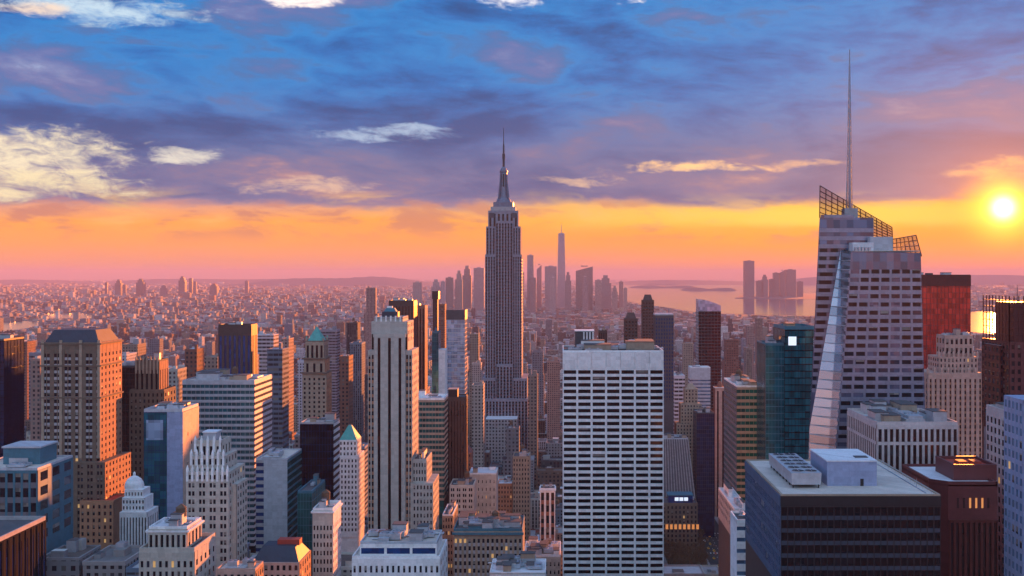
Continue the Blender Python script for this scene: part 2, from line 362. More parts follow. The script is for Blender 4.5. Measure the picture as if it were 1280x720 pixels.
class Bld:
    """one building: an Empty at its foot, walls in one mesh, roofs and every window (up to 100) as parts"""
    def __init__(s, name, label, short, cat='building', group=None, px=(0, 0), yt=0, yb=720, Y=500, D=30):
        s.Y = Y; s.yb = yb
        cx = wx((px[0] + px[1]) / 2, Y)
        s.root = empty(name, (cx, Y + D / 2, 0), label, cat, group)
        s.wall = MB(); s.wins = []; s.parts = []
        s.rnd = random.Random(hash(label) & 0xffff if False else sum(ord(c) * (i + 1) for i, c in enumerate(label)))
        SEEN.append((px[0], px[1], yt, yb, Y)); ANCHOR.append((short, (px[0] + px[1]) / 2, yt, min(yb, 720), px[0], px[1]))
    def foot(s, x0, x1, y0, y1): FOOT.append((x0, x1, y0, y1))
    def fb(s, mb, face, p, a0, a1, d0, d1, z0, z1, mat):
        if face == 'F': mb.box(a0, a1, p - d1, p - d0, z0, z1, mat)
        elif face == 'R': mb.box(p + d0, p + d1, a0, a1, z0, z1, mat)
        else: mb.box(p - d1, p - d0, a0, a1, z0, z1, mat)
    def part(s, name, mb):
        o = mb.build(name, s.root); return o
    # ---- facade styles
    def grid(s, face, p, a0, a1, z0, z1, nx, fh, wf=.5, hf=.55, rc=.4, mat='limestone', span=None, glassm=None, top=1.2, edge=0.0, pair=False, blind=.28, lit=.01):
        span = span or mat; zt = z1 - top; nf = max(1, int((zt - z0) / fh)); w0 = a0 + edge; pit = (a1 - a0 - 2 * edge) / nx; ww = pit * wf; e = .03; sr = .08
        if face != 'F': rc = min(rc, .16); sr = .03
        s.fb(s.wall, face, p, a0, a1, -.2, rc - .07, zt, z1 - .02, mat)
        edges = [a0]
        for i in range(nx):
            sh = (.16 * pit if i % 2 == 0 else -.16 * pit) if pair else 0
            c = w0 + (i + .5) * pit + sh; edges += [c - ww / 2, c + ww / 2]
        edges.append(a1)
        for i in range(0, len(edges), 2):
            s.fb(s.wall, face, p, edges[i], edges[i + 1], -.2, rc, z0, z1 - .03 - .001 * i, mat)
        for k in range(nf):
            zz = zt - (k + 1) * fh
            s.fb(s.wall, face, p, a0 + e, a1 - e, -.2, rc - sr, zz, zz + fh * (1 - hf), span)
            for i in range(nx):
                c = (edges[1 + 2 * i] + edges[2 + 2 * i]) / 2
                s.wins.append((face, p, c, zz + fh * (1 - hf / 2), ww + .06, fh * hf + .06, s.pick(blind, lit, glassm)))
        zb = zt - nf * fh
        if zb - z0 > .05: s.fb(s.wall, face, p, a0 + e, a1 - e, -.2, rc - .08, z0, zb, span)
    def pick(s, blind, lit, glassm):
        r = s.rnd.random()
        if r < lit: return 'glass_lit'
        if r < lit + blind: return s.rnd.choice(('blind', 'blindlow', 'blindhigh'))
        if glassm: return glassm
        return 'glass_dark' if r < .85 else 'glass_slate'
    def strips(s, face, p, a0, a1, z0, z1, nx, wf=.45, rc=.5, mat='limestone', glassm='glass_dark', top=2.0, name='window_strip', edge=0.0, fh=0, span='dark_grey', hf=.6):
        pit = (a1 - a0 - 2 * edge) / nx; ww = pit * wf; w0 = a0 + edge
        if face != 'F': rc = min(rc, .2)
        s.fb(s.wall, face, p, a0, a1, -.2, rc - .07, z1 - top, z1 - .02, mat)
        edges = [a0]
        for i in range(nx): c = w0 + (i + .5) * pit; edges += [c - ww / 2, c + ww / 2]
        edges.append(a1)
        for i in range(0, len(edges), 2): s.fb(s.wall, face, p, edges[i], edges[i + 1], -.2, rc, z0, z1 - .03, mat)
        for i in range(nx):
            m = MB(); s.fb(m, face, p, edges[1 + 2 * i] - .03, edges[2 + 2 * i] + .03, .0, .05, z0, z1 - top + .03, glassm)
            if fh:
                z = z1 - top - fh
                while z > z0: s.fb(m, face, p, edges[1 + 2 * i], edges[2 + 2 * i], .0, .16, z, z + fh * (1 - hf), span); z -= fh
            s.part(name, m)
    def ribbon(s, face, p, a0, a1, z0, z1, fh, hf=.5, rc=.3, mat='limestone', glassm='glass_dark', top=1.5, mull=0):
        zt = z1 - top; nf = int((zt - z0) / fh)
        if face != 'F': rc = min(rc, .14)
        s.fb(s.wall, face, p, a0, a1, -.2, rc, zt, z1 - .02, mat)
        for k in range(nf):
            zz = zt - (k + 1) * fh
            s.fb(s.wall, face, p, a0, a1, -.2, rc, zz, zz + fh * (1 - hf), mat)
            m = MB(); s.fb(m, face, p, a0 + .02, a1 - .02, .0, .05, zz + fh * (1 - hf) - .03, zz + fh + .03, glassm)
            if mull:
                q = a0 + mull
                while q < a1 - .3: s.fb(m, face, p, q - .08, q + .08, .0, .14, zz + fh * (1 - hf), zz + fh, mat); q += mull
            s.part('window_band', m)
    def curtain(s, face, p, a0, a1, z0, z1, nx, fh, mat='dark_grey', w=.12, hw=.22, name='mullion_grid'):
        m = MB(); pit = (a1 - a0) / nx
        for i in range(nx + 1): s.fb(m, face, p, a0 + i * pit - w / 2, a0 + i * pit + w / 2, -.05, .14, z0, z1 - .05, mat)
        z = z1 - hw - .1
        while z > z0: s.fb(m, face, p, a0, a1, -.05, .10, z, z + hw, mat); z -= fh
        s.part(name, m)
    # ---- body + roof
    def body(s, x0, x1, y0, y1, z0, z1, mat, foot=True):
        s.wall.box(x0, x1, y0, y1, z0, z1, mat)
        if foot: s.foot(x0, x1, y0, y1)
    def roof(s, x0, x1, y0, y1, z, mat='tar_roof', par='limestone', ph=1.0, t=.5, clutter=3, tank=False, name='roof'):
        m = MB(); m.box(x0 + t, x1 - t, y0 + t, y1 - t, z - .3, z + .15, mat)
        for q in ((x0, x1, y0, y0 + t), (x0, x1, y1 - t, y1), (x0, x0 + t, y0 + t, y1 - t), (x1 - t, x1, y0 + t, y1 - t)): m.box(q[0], q[1], q[2], q[3], z - .25, z + ph, par)
        s.part(name, m)
        W, Dd = x1 - x0, y1 - y0; r = s.rnd
        clutter = int(clutter * 1.7 + .5)
        for i in range(clutter):
            kind = r.random(); a = r.uniform(.12, .3) * W; b = r.uniform(.15, .35) * Dd; h = r.uniform(1.5, 5)
            cx = r.uniform(x0 + t + a / 2 + .5, x1 - t - a / 2 - .5); cyy = r.uniform(y0 + t + b / 2 + .5, y1 - t - b / 2 - .5)
            mm = MB(); zz = z + .16
            if kind < .45:
                mm.box(cx - a / 2, cx + a / 2, cyy - b / 2, cyy + b / 2, zz, zz + h, r.choice((par, 'tan_brick', 'ducts', 'pale_panel'))); mm.box(cx - a / 2 - .2, cx + a / 2 + .2, cyy - b / 2 - .2, cyy + b / 2 + .2, zz + h, zz + h + .3, 'tar_roof'); s.part('bulkhead', mm)
            elif kind < .85:
                h *= .5
                mm.box(cx - a / 2, cx + a / 2, cyy - b / 2, cyy + b / 2, zz + .4, zz + h + .4, 'ducts')
                for q in (-.25, .25): mm.lathe(cx + q * a, cyy, [(.18 * a, zz + h + .41), (.18 * a, zz + h + .9)], 'steel', 10)
                mm.box(cx - a / 2 + .2, cx + a / 2 - .2, cyy - .3, cyy + .3, zz, zz + .4, 'dark_grey'); s.part('cooling_unit', mm)
            else:
                mm.bar((cx - a, cyy, zz + .5), (cx + a, cyy, zz + .5), .4, 'ducts', n=8); mm.bar((cx + a, cyy, zz + .5), (cx + a, cyy + b * .5, zz + .5), .4, 'ducts', n=8); s.part('duct', mm)
        if tank: s.tank(x0 + W * r.uniform(.3, .7), y0 + Dd * r.uniform(.4, .7), z + .15)
    def tank(s, cx, cyy, z, k=1.0):
        m = MB()
        for a in (-1, 1):
            for b in (-1, 1): m.bar((cx + a * 1.3 * k, cyy + b * 1.3 * k, z), (cx + a * 1.2 * k, cyy + b * 1.2 * k, z + 3.2 * k), .16 * k, 'dark_grey')
        m.lathe(cx, cyy, [(2.0 * k, z + 3.2 * k), (2.0 * k, z + 6.6 * k), (2.15 * k, z + 6.6 * k), (.1, z + 8.2 * k)], 'tank_wood', 14)
        s.part('water_tank', m)
    def finish(s, cap=100):
        if s.wall.v: s.part('wall', s.wall)
        ox, oy, oz = s.root.location
        def vis(w):
            face, p, c, z, ww, h, var = w
            Yd = p if face == 'F' else c
            X = c if face == 'F' else p
            px = VX + X / Yd * F; py = HY + (CZ - z) / Yd * F
            inside = -5 < px < 1285 and py < min(722, s.yb)
            return (0 if inside else 1, 0 if face == 'F' else 1, -z)
        s.wins.sort(key=vis); rest = MB()
        for i, (face, p, c, z, w, h, var) in enumerate(s.wins):
            me, b = win_mesh(w, h, face, var)
            loc = (c, p, z) if face == 'F' else (p, c, z)
            if i < cap:
                o = bpy.data.objects.new('window', me); COL.objects.link(o); o.parent = s.root; o.location = (loc[0] - ox, loc[1] - oy, loc[2] - oz)
            else:
                n = len(rest.v); rest.v += [(v[0] + loc[0], v[1] + loc[1], v[2] + loc[2]) for v in b.v]
                for f, k in zip(b.f, b.mi): rest.f.append(tuple(n + q for q in f)); rest.mi.append(rest.mid(b.mats[k])); rest.tint.append(None)
        if rest.v:
            o = s.part('window', rest); o['kind'] = 'stuff'

# ------------------------------------------------------------------ named towers
def depth_for(px_front, px_far, Y): return Y * ((px_front - VX) / (px_far - VX) - 1)
def block(b, p0, p1, yt, Y, D, mat, front=None, side=None, yb=None, roof=None, z0=0.0, yref=None, foot=True):
    """one rectangular mass given by its picture extents at distance Y"""
    x0, x1, z1 = wx(p0, Y), wx(p1, Y), wz(yt, yref or Y)
    b.body(x0, x1, Y, Y + D, z0, z1, mat, foot)
    zl = max(z0, wz((yb or b.yb) + 8, Y) - 10)
    sf = 'R' if (p0 + p1) / 2 < VX else 'L'; sp = x1 if sf == 'R' else x0
    if front: getattr(b, front[0])('F', Y, x0, x1, zl, z1, **front[1])
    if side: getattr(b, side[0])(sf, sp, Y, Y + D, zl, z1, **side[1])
    if roof is not None: b.roof(x0, x1, Y, Y + D, z1, **roof)
    return x0, x1, z1
def G(nx, fh, **k): return ('grid', dict(nx=nx, fh=fh, **k))
def S(nx, **k): return ('strips', dict(nx=nx, **k))
def RB(fh, **k): return ('ribbon', dict(fh=fh, **k))
def C(nx, fh, **k): return ('curtain', dict(nx=nx, fh=fh, **k))

def build_heroes():
    # ---- far left, dark navy glass
    b = Bld('glass_tower', 'dark navy glass tower cut off by the frame edge, almost featureless', 'the navy glass tower', px=(-40, 30), yt=426, yb=575, Y=620)
    block(b, -60, 5, 426, 620, depth_for(5, 30, 620), 'glass_deep', C(14, 3.9, mat='glass_black'), C(6, 3.9, mat='glass_black'), roof=dict(par='dark_grey')); b.finish()
    # ---- teal topped low block
    b = Bld('office_block', 'blue-grey low office block with teal rooftop box and big square dark windows', 'the teal-topped block', px=(-30, 57), yt=556, yb=650, Y=470)
    block(b, -40, 47, 588, 470, 34, 'teal_paint', G(9, 6.2, wf=.72, hf=.62, mat='teal_paint', span='slab_grey', lit=.02), G(3, 6.2, wf=.6, hf=.6, mat='teal_paint'), roof=dict(mat='gravel_roof', par='pale_panel', clutter=1))
    x0, x1 = wx(4, 484), wx(50, 484); m = MB(); m.box(x0, x1, 484, 500, wz(588, 470) + .2, wz(560, 484), 'teal_paint'); m.box(x0 - .5, x1 + .5, 483.5, 500.5, wz(560, 484), wz(560, 484) + .7, 'pale_panel'); b.part('rooftop_box', m)
    b.finish()
    # ---- bottom-left corner, ribs and walls blackened in place of cast shade, roof machinery
    b = Bld('office_block', 'dark ribbed office block filling the bottom corner, its roof crowded with pale machinery', 'the dark ribbed corner block', px=(-80, 57), yt=648, yb=720, Y=382)
    xr = wx(57, 380); zt = wz(650, 380); b.body(xr - 95, xr, 255, 380, 0, zt, 'matte_black')
    for i in range(32):
        m = MB(); y = 256 + i * 3.9; m.box(xr - .1, xr + .5, y, y + .55, 20, zt - .4, 'matte_black'); b.part('rib', m)
    b.strips('R', xr, 255, 380, 20, zt, 31, wf=.6, rc=.25, mat='matte_black', glassm='glass_navy', top=3)
    b.roof(xr - 95, xr, 255, 380, zt, mat='tar_roof', par='grey_stone', ph=1.4, clutter=14); b.finish()
    # ---- brown masonry tower with mansard
    b = Bld('masonry_tower', 'broad brown masonry tower with slate mansard, its narrow side glowing orange', 'the brown mansard tower', px=(50, 152), yt=413, yb=655, Y=600)
    x0, x1, z1 = block(b, 52, 125, 428, 600, 29.6, 'brown_brick',
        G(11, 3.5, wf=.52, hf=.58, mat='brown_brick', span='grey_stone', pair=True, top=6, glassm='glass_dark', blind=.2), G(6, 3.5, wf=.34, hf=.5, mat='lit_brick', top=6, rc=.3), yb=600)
    m = MB(); m.frust(x0 + 1, x1 - 1, 601, 628.6, z1 - .2, z1 + 6.5, 3.5, 4, 'slate_roof'); b.part('mansard_roof', m)
    m = MB()
    for zz in (z1 - 1.2, z1 - 13, z1 - 30): m.box(x0 - .9, x1 + .9, 599.2, 630.3, zz, zz + .8, 'brown_brick')
    b.part('cornice', m)
    for i in range(4):
        a = x0 + (x1 - x0) * (.0, .31, .65, .96)[i]; m = MB(); m.box(a, a + 1.5, 599.3, 600.2, z1 - 62, z1 + 1.2, 'tan_brick'); b.part('pilaster', m)
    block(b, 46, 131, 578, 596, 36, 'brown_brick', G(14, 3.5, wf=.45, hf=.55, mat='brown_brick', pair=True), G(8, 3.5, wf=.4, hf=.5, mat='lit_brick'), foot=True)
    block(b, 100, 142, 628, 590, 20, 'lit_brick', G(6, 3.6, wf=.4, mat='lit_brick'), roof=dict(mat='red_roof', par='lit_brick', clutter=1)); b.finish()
    # ---- dark slab + spired brown tower behind
    b = Bld('glass_tower', 'near-black slab squeezed between the brown mansard tower and a finialled tower', 'the narrow black slab', px=(140, 172), yt=458, yb=600, Y=690)
    block(b, 128, 171, 459, 690, 18, 'glass_black', C(9, 3.8, mat='black_metal'), roof=dict(par='dark_grey', clutter=2)); b.finish()
    b = Bld('masonry_tower', 'slim brown masonry tower crowned by a fringe of upright stone finials', 'the finialled brown tower', px=(163, 205), yt=444, yb=590, Y=660)
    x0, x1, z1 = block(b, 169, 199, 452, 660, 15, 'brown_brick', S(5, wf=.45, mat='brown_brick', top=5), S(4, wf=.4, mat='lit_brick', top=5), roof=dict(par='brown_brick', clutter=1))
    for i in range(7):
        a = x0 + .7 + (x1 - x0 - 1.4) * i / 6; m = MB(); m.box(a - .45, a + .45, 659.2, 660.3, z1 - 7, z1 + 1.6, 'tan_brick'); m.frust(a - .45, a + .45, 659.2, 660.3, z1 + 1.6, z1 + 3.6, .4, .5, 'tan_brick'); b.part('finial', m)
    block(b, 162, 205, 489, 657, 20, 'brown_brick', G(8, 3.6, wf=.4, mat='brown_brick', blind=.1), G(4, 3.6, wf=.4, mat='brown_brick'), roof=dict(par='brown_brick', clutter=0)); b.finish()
    # ---- glass tower with blank orange flank
    b = Bld('glass_tower', 'teal glass tower with pale blue corner panel and blank orange-lit flank', 'the teal tower with orange flank', px=(180, 248), yt=505, yb=655, Y=560)
    D = depth_for(228, 248, 560)
    x0, x1, z1 = block(b, 180, 228, 515, 560, D, 'glass_teal', roof=dict(mat='white_roof', par='pale_panel', ph=1.6, clutter=5))
    xm = wx(209, 560); b.curtain('F', 560, x0, xm, 60, z1, 6, 3.8, mat='glass_navy')
    m = MB(); m.box(xm, x1 + .25, 559.7, 560.1, 40, z1 - .1, 'blue_panel'); b.part('corner_panel', m)
    m = MB(); m.box(x1 - .1, x1 + .3, 560.1, 560 + D, 40, z1 - .15, 'beige_panel'); b.part('flank_wall', m)
    m = MB(); m.box(x0 + 1.2, xm - 2, 559.75, 559.9, z1 - 14, z1 - 4, 'glass_pale'); b.part('sky_lobby_glazing', m)
    for k in range(9):
        b.wins.append(('R', x1 + .28, 560 + D * (.3 + .22 * (k % 3)), z1 - 12 - 5 * k, 1.0, 1.6, 'glass_dark'))
    b.finish()
    # ---- gothic cream tower
    b = Bld('gothic_tower', 'cream stepped tower with gothic pinnacled crown and a box on its roof', 'the pinnacled cream tower', px=(230, 305), yt=541, yb=720, Y=480)
    block(b, 233, 286, 590, 480, 24, 'cream_stone', G(8, 3.5, wf=.48, hf=.56, mat='cream_stone', pair=True, blind=.2), G(6, 3.5, wf=.42, mat='cream_stone'))
    block(b, 238, 281, 570, 483, 18, 'cream_stone', G(6, 4.2, wf=.42, hf=.6, mat='cream_stone'), G(4, 4.2, wf=.4, mat='cream_stone'), yb=585, foot=False)
    x0, x1, z1 = block(b, 243, 277, 553, 486, 13, 'cream_stone', S(4, wf=.42, mat='cream_stone', top=1.6, rc=.6), S(3, wf=.4, mat='cream_stone', top=1.6), yb=565, roof=dict(par='cream_stone', clutter=0), foot=False)
    for (xa, xb, yy, zz, n) in ((x0, x1, 485.4, z1, 5), (wx(238, 483), wx(281, 483), 482.4, wz(570, 483), 7), (wx(233, 480), wx(286, 480), 479.5, wz(590, 480), 9)):
        for i in range(n):
            a = xa + .5 + (xb - xa - 1) * i / (n - 1); m = MB(); m.box(a - .5, a + .5, yy - .1, yy + .9, zz - 4, zz + 1.2, 'white_stone'); m.frust(a - .5, a + .5, yy - .1, yy + .9, zz + 1.2, zz + 3, .42, .42, 'white_stone'); b.part('pinnacle', m)
    m = MB(); m.box(wx(254, 489), wx(270, 489), 489, 496, z1, wz(541, 489), 'pale_panel'); m.box(wx(253, 489), wx(271, 489), 488.6, 496.4, wz(541, 489), wz(541, 489) + .5, 'white_roof'); b.part('rooftop_box', m)
    b.wall.box(wx(286, 483), wx(295, 483), 484, 500, 0, wz(606, 483), 'cream_stone'); b.grid('R', wx(295, 483), 484, 500, 60, wz(606, 483), 4, 3.5, mat='cream_stone'); b.finish()
    # ---- domed little tower
    b = Bld('domed_building', 'small pale wedding-cake building topped by a ribbed dome', 'the small domed building', px=(148, 187), yt=597, yb=665, Y=525)
    Y = 525; x0, x1, z1 = block(b, 150, 184, 640, Y, 14, 'white_stone', S(9, wf=.45, mat='white_stone', top=2.5), S(6, wf=.45, mat='white_stone', top=2.5))
    block(b, 153, 181, 622, Y + 1, 11, 'white_stone', G(7, 2.8, wf=.5, mat='white_stone'), yb=640, foot=False)
    block(b, 156, 179, 612, Y + 2, 9, 'white_stone', G(6, 3.0, wf=.4, mat='white_stone'), yb=620, foot=False)
    c = (wx(167.5, Y + 6)); z = wz(612, Y + 2); m = MB(); m.lathe(c, Y + 6.5, [(4.4, z), (4.4, z + 1.2), (4.1, z + 2.6), (3.2, z + 4.2), (1.8, z + 5.3), (.6, z + 5.8), (.6, z + 7.0), (.05, z + 7.8)], 'white_stone', 16); b.part('dome', m); b.finish()
    # ---- cream block bottom left
    b = Bld('stone_building', 'cream stone building with an arcaded setback attic and paired windows', 'the arcaded cream building', px=(174, 254), yt=655, yb=720, Y=430)
    block(b, 174, 243, 690, 430, 26, 'cream_stone', G(9, 4.0, wf=.46, hf=.62, mat='cream_stone', top=3.4), G(5, 4.0, wf=.4, mat='cream_stone', top=3.4), roof=dict(par='cream_stone', ph=1.6, clutter=0))
    x0, x1, z1 = block(b, 186, 234, 661, 434, 17, 'cream_stone', G(7, 7, wf=.55, hf=.7, mat='cream_stone', top=2.2, rc=.8), G(4, 7, wf=.5, hf=.7, mat='cream_stone', top=2.2, rc=.8), yb=690, roof=dict(mat='white_roof', par='white_stone', ph=.9, clutter=4, tank=True), foot=False)
    m = MB(); m.box(x0 - 1, x1 + 1, 433, 452, z1 - 1.2, z1 - .5, 'white_stone'); b.part('cornice', m); b.finish()
    # ---- banded tower
    b = Bld('office_tower', 'wide office tower of dark and pale horizontal bands, orange along one side', 'the banded office tower', px=(228, 340), yt=470, yb=660, Y=750)
    D = depth_for(318, 340, 750)
    x0, x1, z1 = block(b, 228, 318, 477, 750, D, 'glass_black', RB(4.0, hf=.56, mat='pale_panel', glassm='glass_teal', top=2.0, mull=3), RB(4.0, hf=.45, mat='pale_panel', glassm='glass_brown', top=2.0, mull=3),
        roof=dict(mat='gravel_roof', par='pale_panel', clutter=7, tank=True)); b.finish()
    # ---- striped dark tower
    b = Bld('office_tower', 'dark brown flat-topped tower with thin upright stripes standing alone beyond the banded tower', 'the dark striped tower', px=(273, 316), yt=407, yb=472, Y=1000)
    block(b, 273, 314, 407, 1000, 20, 'dark_brown', S(7, wf=.5, mat='dark_brown', glassm='glass_navy', top=9), S(4, wf=.5, mat='dark_brown', top=9), roof=dict(par='dark_brown', clutter=2)); b.finish()
    # ---- blank grey slab with teal flank
    b = Bld('office_slab', 'grey slab with a blank pale end wall and murky teal glass flank', 'the blank grey slab', px=(320, 378), yt=571, yb=690, Y=600)
    D = depth_for(359, 377, 600); x0, x1, z1 = block(b, 320, 359, 575, 600, D, 'dark_grey', roof=dict(mat='gravel_roof', par='pale_panel', clutter=4))
    xm = wx(330, 600); m = MB(); m.box(xm, x1 + .1, 599.5, 600.1, 20, z1 - .1, 'pale_panel')
    for k in range(26): m.box(xm, x1 + .1, 599.46, 599.6, z1 - 3 - k * 4, z1 - 2.9 - k * 4, 'grey_stone')
    b.part('end_wall', m)
    b.ribbon('F', 600, x0, xm - .02, 60, z1, 3.8, mat='grey_stone', glassm='glass_navy'); b.ribbon('R', x1, 600, 600 + D, 60, z1, 3.8, hf=.7, mat='teal_paint', glassm='glass_green', rc=.2); b.finish()
    # ---- ornate tower with green pyramid
    b = Bld('ornate_tower', 'tan ornate tower with arched belfry and small green copper pyramid', 'the green-peaked ornate tower', px=(376, 415), yt=406, yb=528, Y=900)
    Y = 900
    block(b, 378, 408, 466, Y, 20, 'tan_brick', G(5, 3.7, wf=.4, mat='tan_brick', top=4), G(5, 3.7, wf=.36, mat='lit_brick', top=4))
    x0, x1, z1 = block(b, 380, 406, 448, Y + 1, 18, 'tan_brick', S(3, wf=.34, mat='tan_brick', top=4), S(3, wf=.3, mat='lit_brick', top=4), yb=466, foot=False)
    m = MB()
    for zz, o in ((z1, 1.2), (wz(466, Y), 1.8)): m.box(x0 - o, x1 + o, Y - o, Y + 20 + o, zz - .6, zz + .5, 'brown_brick')
    b.part('cornice', m)
    x0, x1, z2 = block(b, 382, 405, 427, Y + 2, 16, 'tan_brick', S(4, wf=.5, mat='tan_brick', top=3, rc=.8), S(3, wf=.5, mat='tan_brick', top=3, rc=.8), yb=448, foot=False)
    m = MB(); m.box(x0 - .8, x1 + .8, Y + 1.2, Y + 18.8, z2, z2 + .7, 'brown_brick'); b.part('cornice', m)
    m = MB(); cx = (x0 + x1) / 2; m.frust(x0 + 1.5, x1 - 1.5, Y + 3, Y + 17, z2 + .7, wz(408, Y + 10), (x1 - x0 - 3) / 2 - .3, 6.8, 'copper_green'); m.bar((cx, Y + 10, wz(409, Y + 10)), (cx, Y + 10, wz(404, Y + 10)), .25, 'copper_green'); b.part('pyramid_roof', m)
    for i in (0, 1):
        for j in (0, 1):
            m = MB(); a = x0 + .6 + i * (x1 - x0 - 1.2); c = Y + 2.6 + j * 14.8; m.box(a - .6, a + .6, c - .6, c + .6, z2 + .7, z2 + 2.6, 'tan_brick'); m.frust(a - .6, a + .6, c - .6, c + .6, z2 + 2.6, z2 + 4.4, .5, .5, 'copper_green'); b.part('turret', m)
    b.finish()
    # ---- black glass block
    b = Bld('glass_tower', 'blocky black glass tower with pale diagonal-looking stripes down its side', 'the black glass block', px=(375, 424), yt=527, yb=622, Y=640)
    D = depth_for(417, 424.5, 640); x0, x1, z1 = block(b, 375, 417, 530, 640, D, 'glass_black', C(12, 3.9, mat='glass_navy', w=.1, hw=.12), RB(4.0, hf=.5, mat='white_stone', glassm='glass_black'), roof=dict(mat='gravel_roof', par='grey_stone', clutter=3)); b.finish()
    # ---- white building with green hipped roof
    b = Bld('stone_building', 'white stepped building with a steep green pyramid roof', 'the white building with green roof', px=(424, 458), yt=530, yb=645, Y=760)
    Y = 760
    block(b, 421, 447, 572, Y, 26, 'white_stone', G(6, 3.6, wf=.45, mat='white_stone'), G(7, 3.6, wf=.45, mat='white_stone'), roof=dict(par='white_stone', clutter=0))
    x0, x1, z1 = block(b, 424, 446, 550, Y + 3, 16, 'white_stone', G(5, 3.6, wf=.45, mat='white_stone'), G(4, 3.6, wf=.45, mat='white_stone'), yb=575, foot=False)
    m = MB(); m.frust(x0, x1, Y + 3, Y + 19, z1, wz(531, Y + 11), 5.0, 7.5, 'copper_green'); b.part('pyramid_roof', m); b.finish()
    # ---- cream corner office
    b = Bld('stone_building', 'cream corner office with tall-windowed top floor and small roof penthouse', 'the cream corner office', px=(390, 426), yt=618, yb=720, Y=520)
    x0, x1, z1 = block(b, 391, 416, 638, 520, 19, 'cream_stone', G(6, 3.9, wf=.5, hf=.55, mat='cream_stone', top=7), G(6, 3.9, wf=.45, hf=.5, mat='white_stone', top=7), roof=dict(mat='gravel_roof', par='white_stone', clutter=5, tank=True))
    m = MB(); m.box(x0 - .8, x1 + .8, 519.2, 539.8, z1 - 1.2, z1 - .4, 'white_stone'); b.part('cornice', m); b.finish()
    b = Bld('glass_tower', 'murky green glass block pressed against the cream corner office', 'the murky green block', px=(374, 391), yt=612, yb=720, Y=545)
    block(b, 372, 390, 616, 545, 30, 'glass_green', C(5, 3.9, mat='teal_paint'), C(8, 3.9, mat='teal_paint'), roof=dict(par='teal_paint', clutter=2)); b.finish()
    b = Bld('brick_building', 'low building with dark mansard roof, red roof box and orange-lit flank', 'the dark mansard low building', px=(314, 382), yt=676, yb=720, Y=480)
    x0, x1, z1 = block(b, 314, 374, 703, 480, 22, 'pink_stone', G(8, 4, wf=.5, mat='pink_stone'), G(5, 4, wf=.4, mat='lit_brick'))
    m = MB(); m.frust(x0 + .3, x1 - .3, 480.4, 501.6, z1 - .1, z1 + 5.6, 3, 6, 'slate_roof'); b.part('mansard_roof', m); m = MB(); m.box(x0 + 9, x1 - 2, 489, 494, z1 + 5.2, z1 + 7.6, 'red_roof'); b.part('rooftop_box', m); b.finish()
    b = Bld('brick_building', 'flat-roofed corner of a pink brick block rising just into the bottom edge', 'the pink brick corner', px=(296, 327), yt=706, yb=720, Y=440)
    block(b, 270, 319, 714, 440, 12, 'pink_stone', G(6, 4, mat='pink_stone'), G(4, 4, mat='lit_brick'), roof=dict(mat='gravel_roof', par='pink_stone', clutter=3)); b.finish()
    # ---- tall limestone tower with dark vertical strips
    b = Bld('limestone_tower', 'tall limestone setback tower with three long black vertical window strips', 'the limestone tower with black strips', px=(459, 542), yt=384, yb=676, Y=620)
    Y = 620; D = depth_for(515, 523, Y)
    x0, x1 = wx(460, Y), wx(515, Y); zt = wz(438, Y)
    b.body(x0, x1, Y, Y + D, 0, zt, 'limestone')
    xa, xb = wx(468, Y), wx(507, Y); zl = wz(690, Y)
    b.grid('F', Y, x0, xa, zl, zt, 2, 3.9, wf=.62, hf=.58, mat='limestone', span='lit_brick', top=2.5); b.grid('F', Y, xb, x1, zl, zt, 2, 3.9, wf=.62, hf=.58, mat='limestone', span='lit_brick', top=2.5)
    b.grid('R', x1, Y, Y + D, zl, zt, 5, 3.9, wf=.4, mat='limestone', top=2.5)
    z2 = wz(402, Y); b.body(wx(464, Y), wx(509, Y), Y + .6, Y + D - 2, zt - 1, z2, 'limestone', False)
    b.wall.box(xa, xb, Y - 1.5, Y + .7, zl, z2 - 8.6, 'limestone')
    b.strips('F', Y - 1.5, xa, xb, zl, z2 - 8.7, 3, wf=.27, rc=.5, mat='limestone', glassm='glass_black', top=.3, name='window_strip')
    b.wall.box(xa - .4, xb + .4, Y - 2.0, Y + .5, z2 - 8.6, z2 - 6.5, 'limestone')
    for c in (wx(465.8, Y), wx(508.2, Y)):
        m = MB(); m.box(c - .55, c + .55, Y + .4, Y + .55, zt + .5, zt + 9, 'glass_black'); b.part('window_strip', m)
    b.grid('R', wx(509, Y), Y + .6, Y + D - 2, zt, z2, 4, 3.9, wf=.4, mat='limestone')
    x2, x3 = wx(467, Y), wx(503, Y); z3 = wz(398, Y); b.wall.box(x2, x3, Y + 1.5, Y + D - 4, z2, z3, 'limestone'); b.roof(x2, x3, Y + 1.5, Y + D - 4, z3, par='grey_stone', ph=.8, clutter=0)
    for i in range(6): m = MB(); a = x2 + (x3 - x2) * (i + .5) / 6; m.box(a - .4, a + .4, Y + 1.0, Y + 1.8, z2 - 3, z3 + 1.4, 'white_stone'); b.part('finial', m)
    xc0, xc1 = wx(476, Y), wx(496, Y); m = MB(); m.box(xc0, xc1, Y + 4, Y + 11, z3, z3 + 3.6, 'slate_roof'); m.frust(xc0 + 1, xc1 - 1, Y + 4.5, Y + 10.5, z3 + 3.6, z3 + 5.6, 1.2, 1.2, 'teal_paint'); b.part('crown_house', m)
    m = MB(); m.box(xc0 + 2.5, xc1 - 3.5, Y + 6, Y + 9, z3 + 5.5, z3 + 6.6, 'white_stone'); b.part('rooftop_box', m)
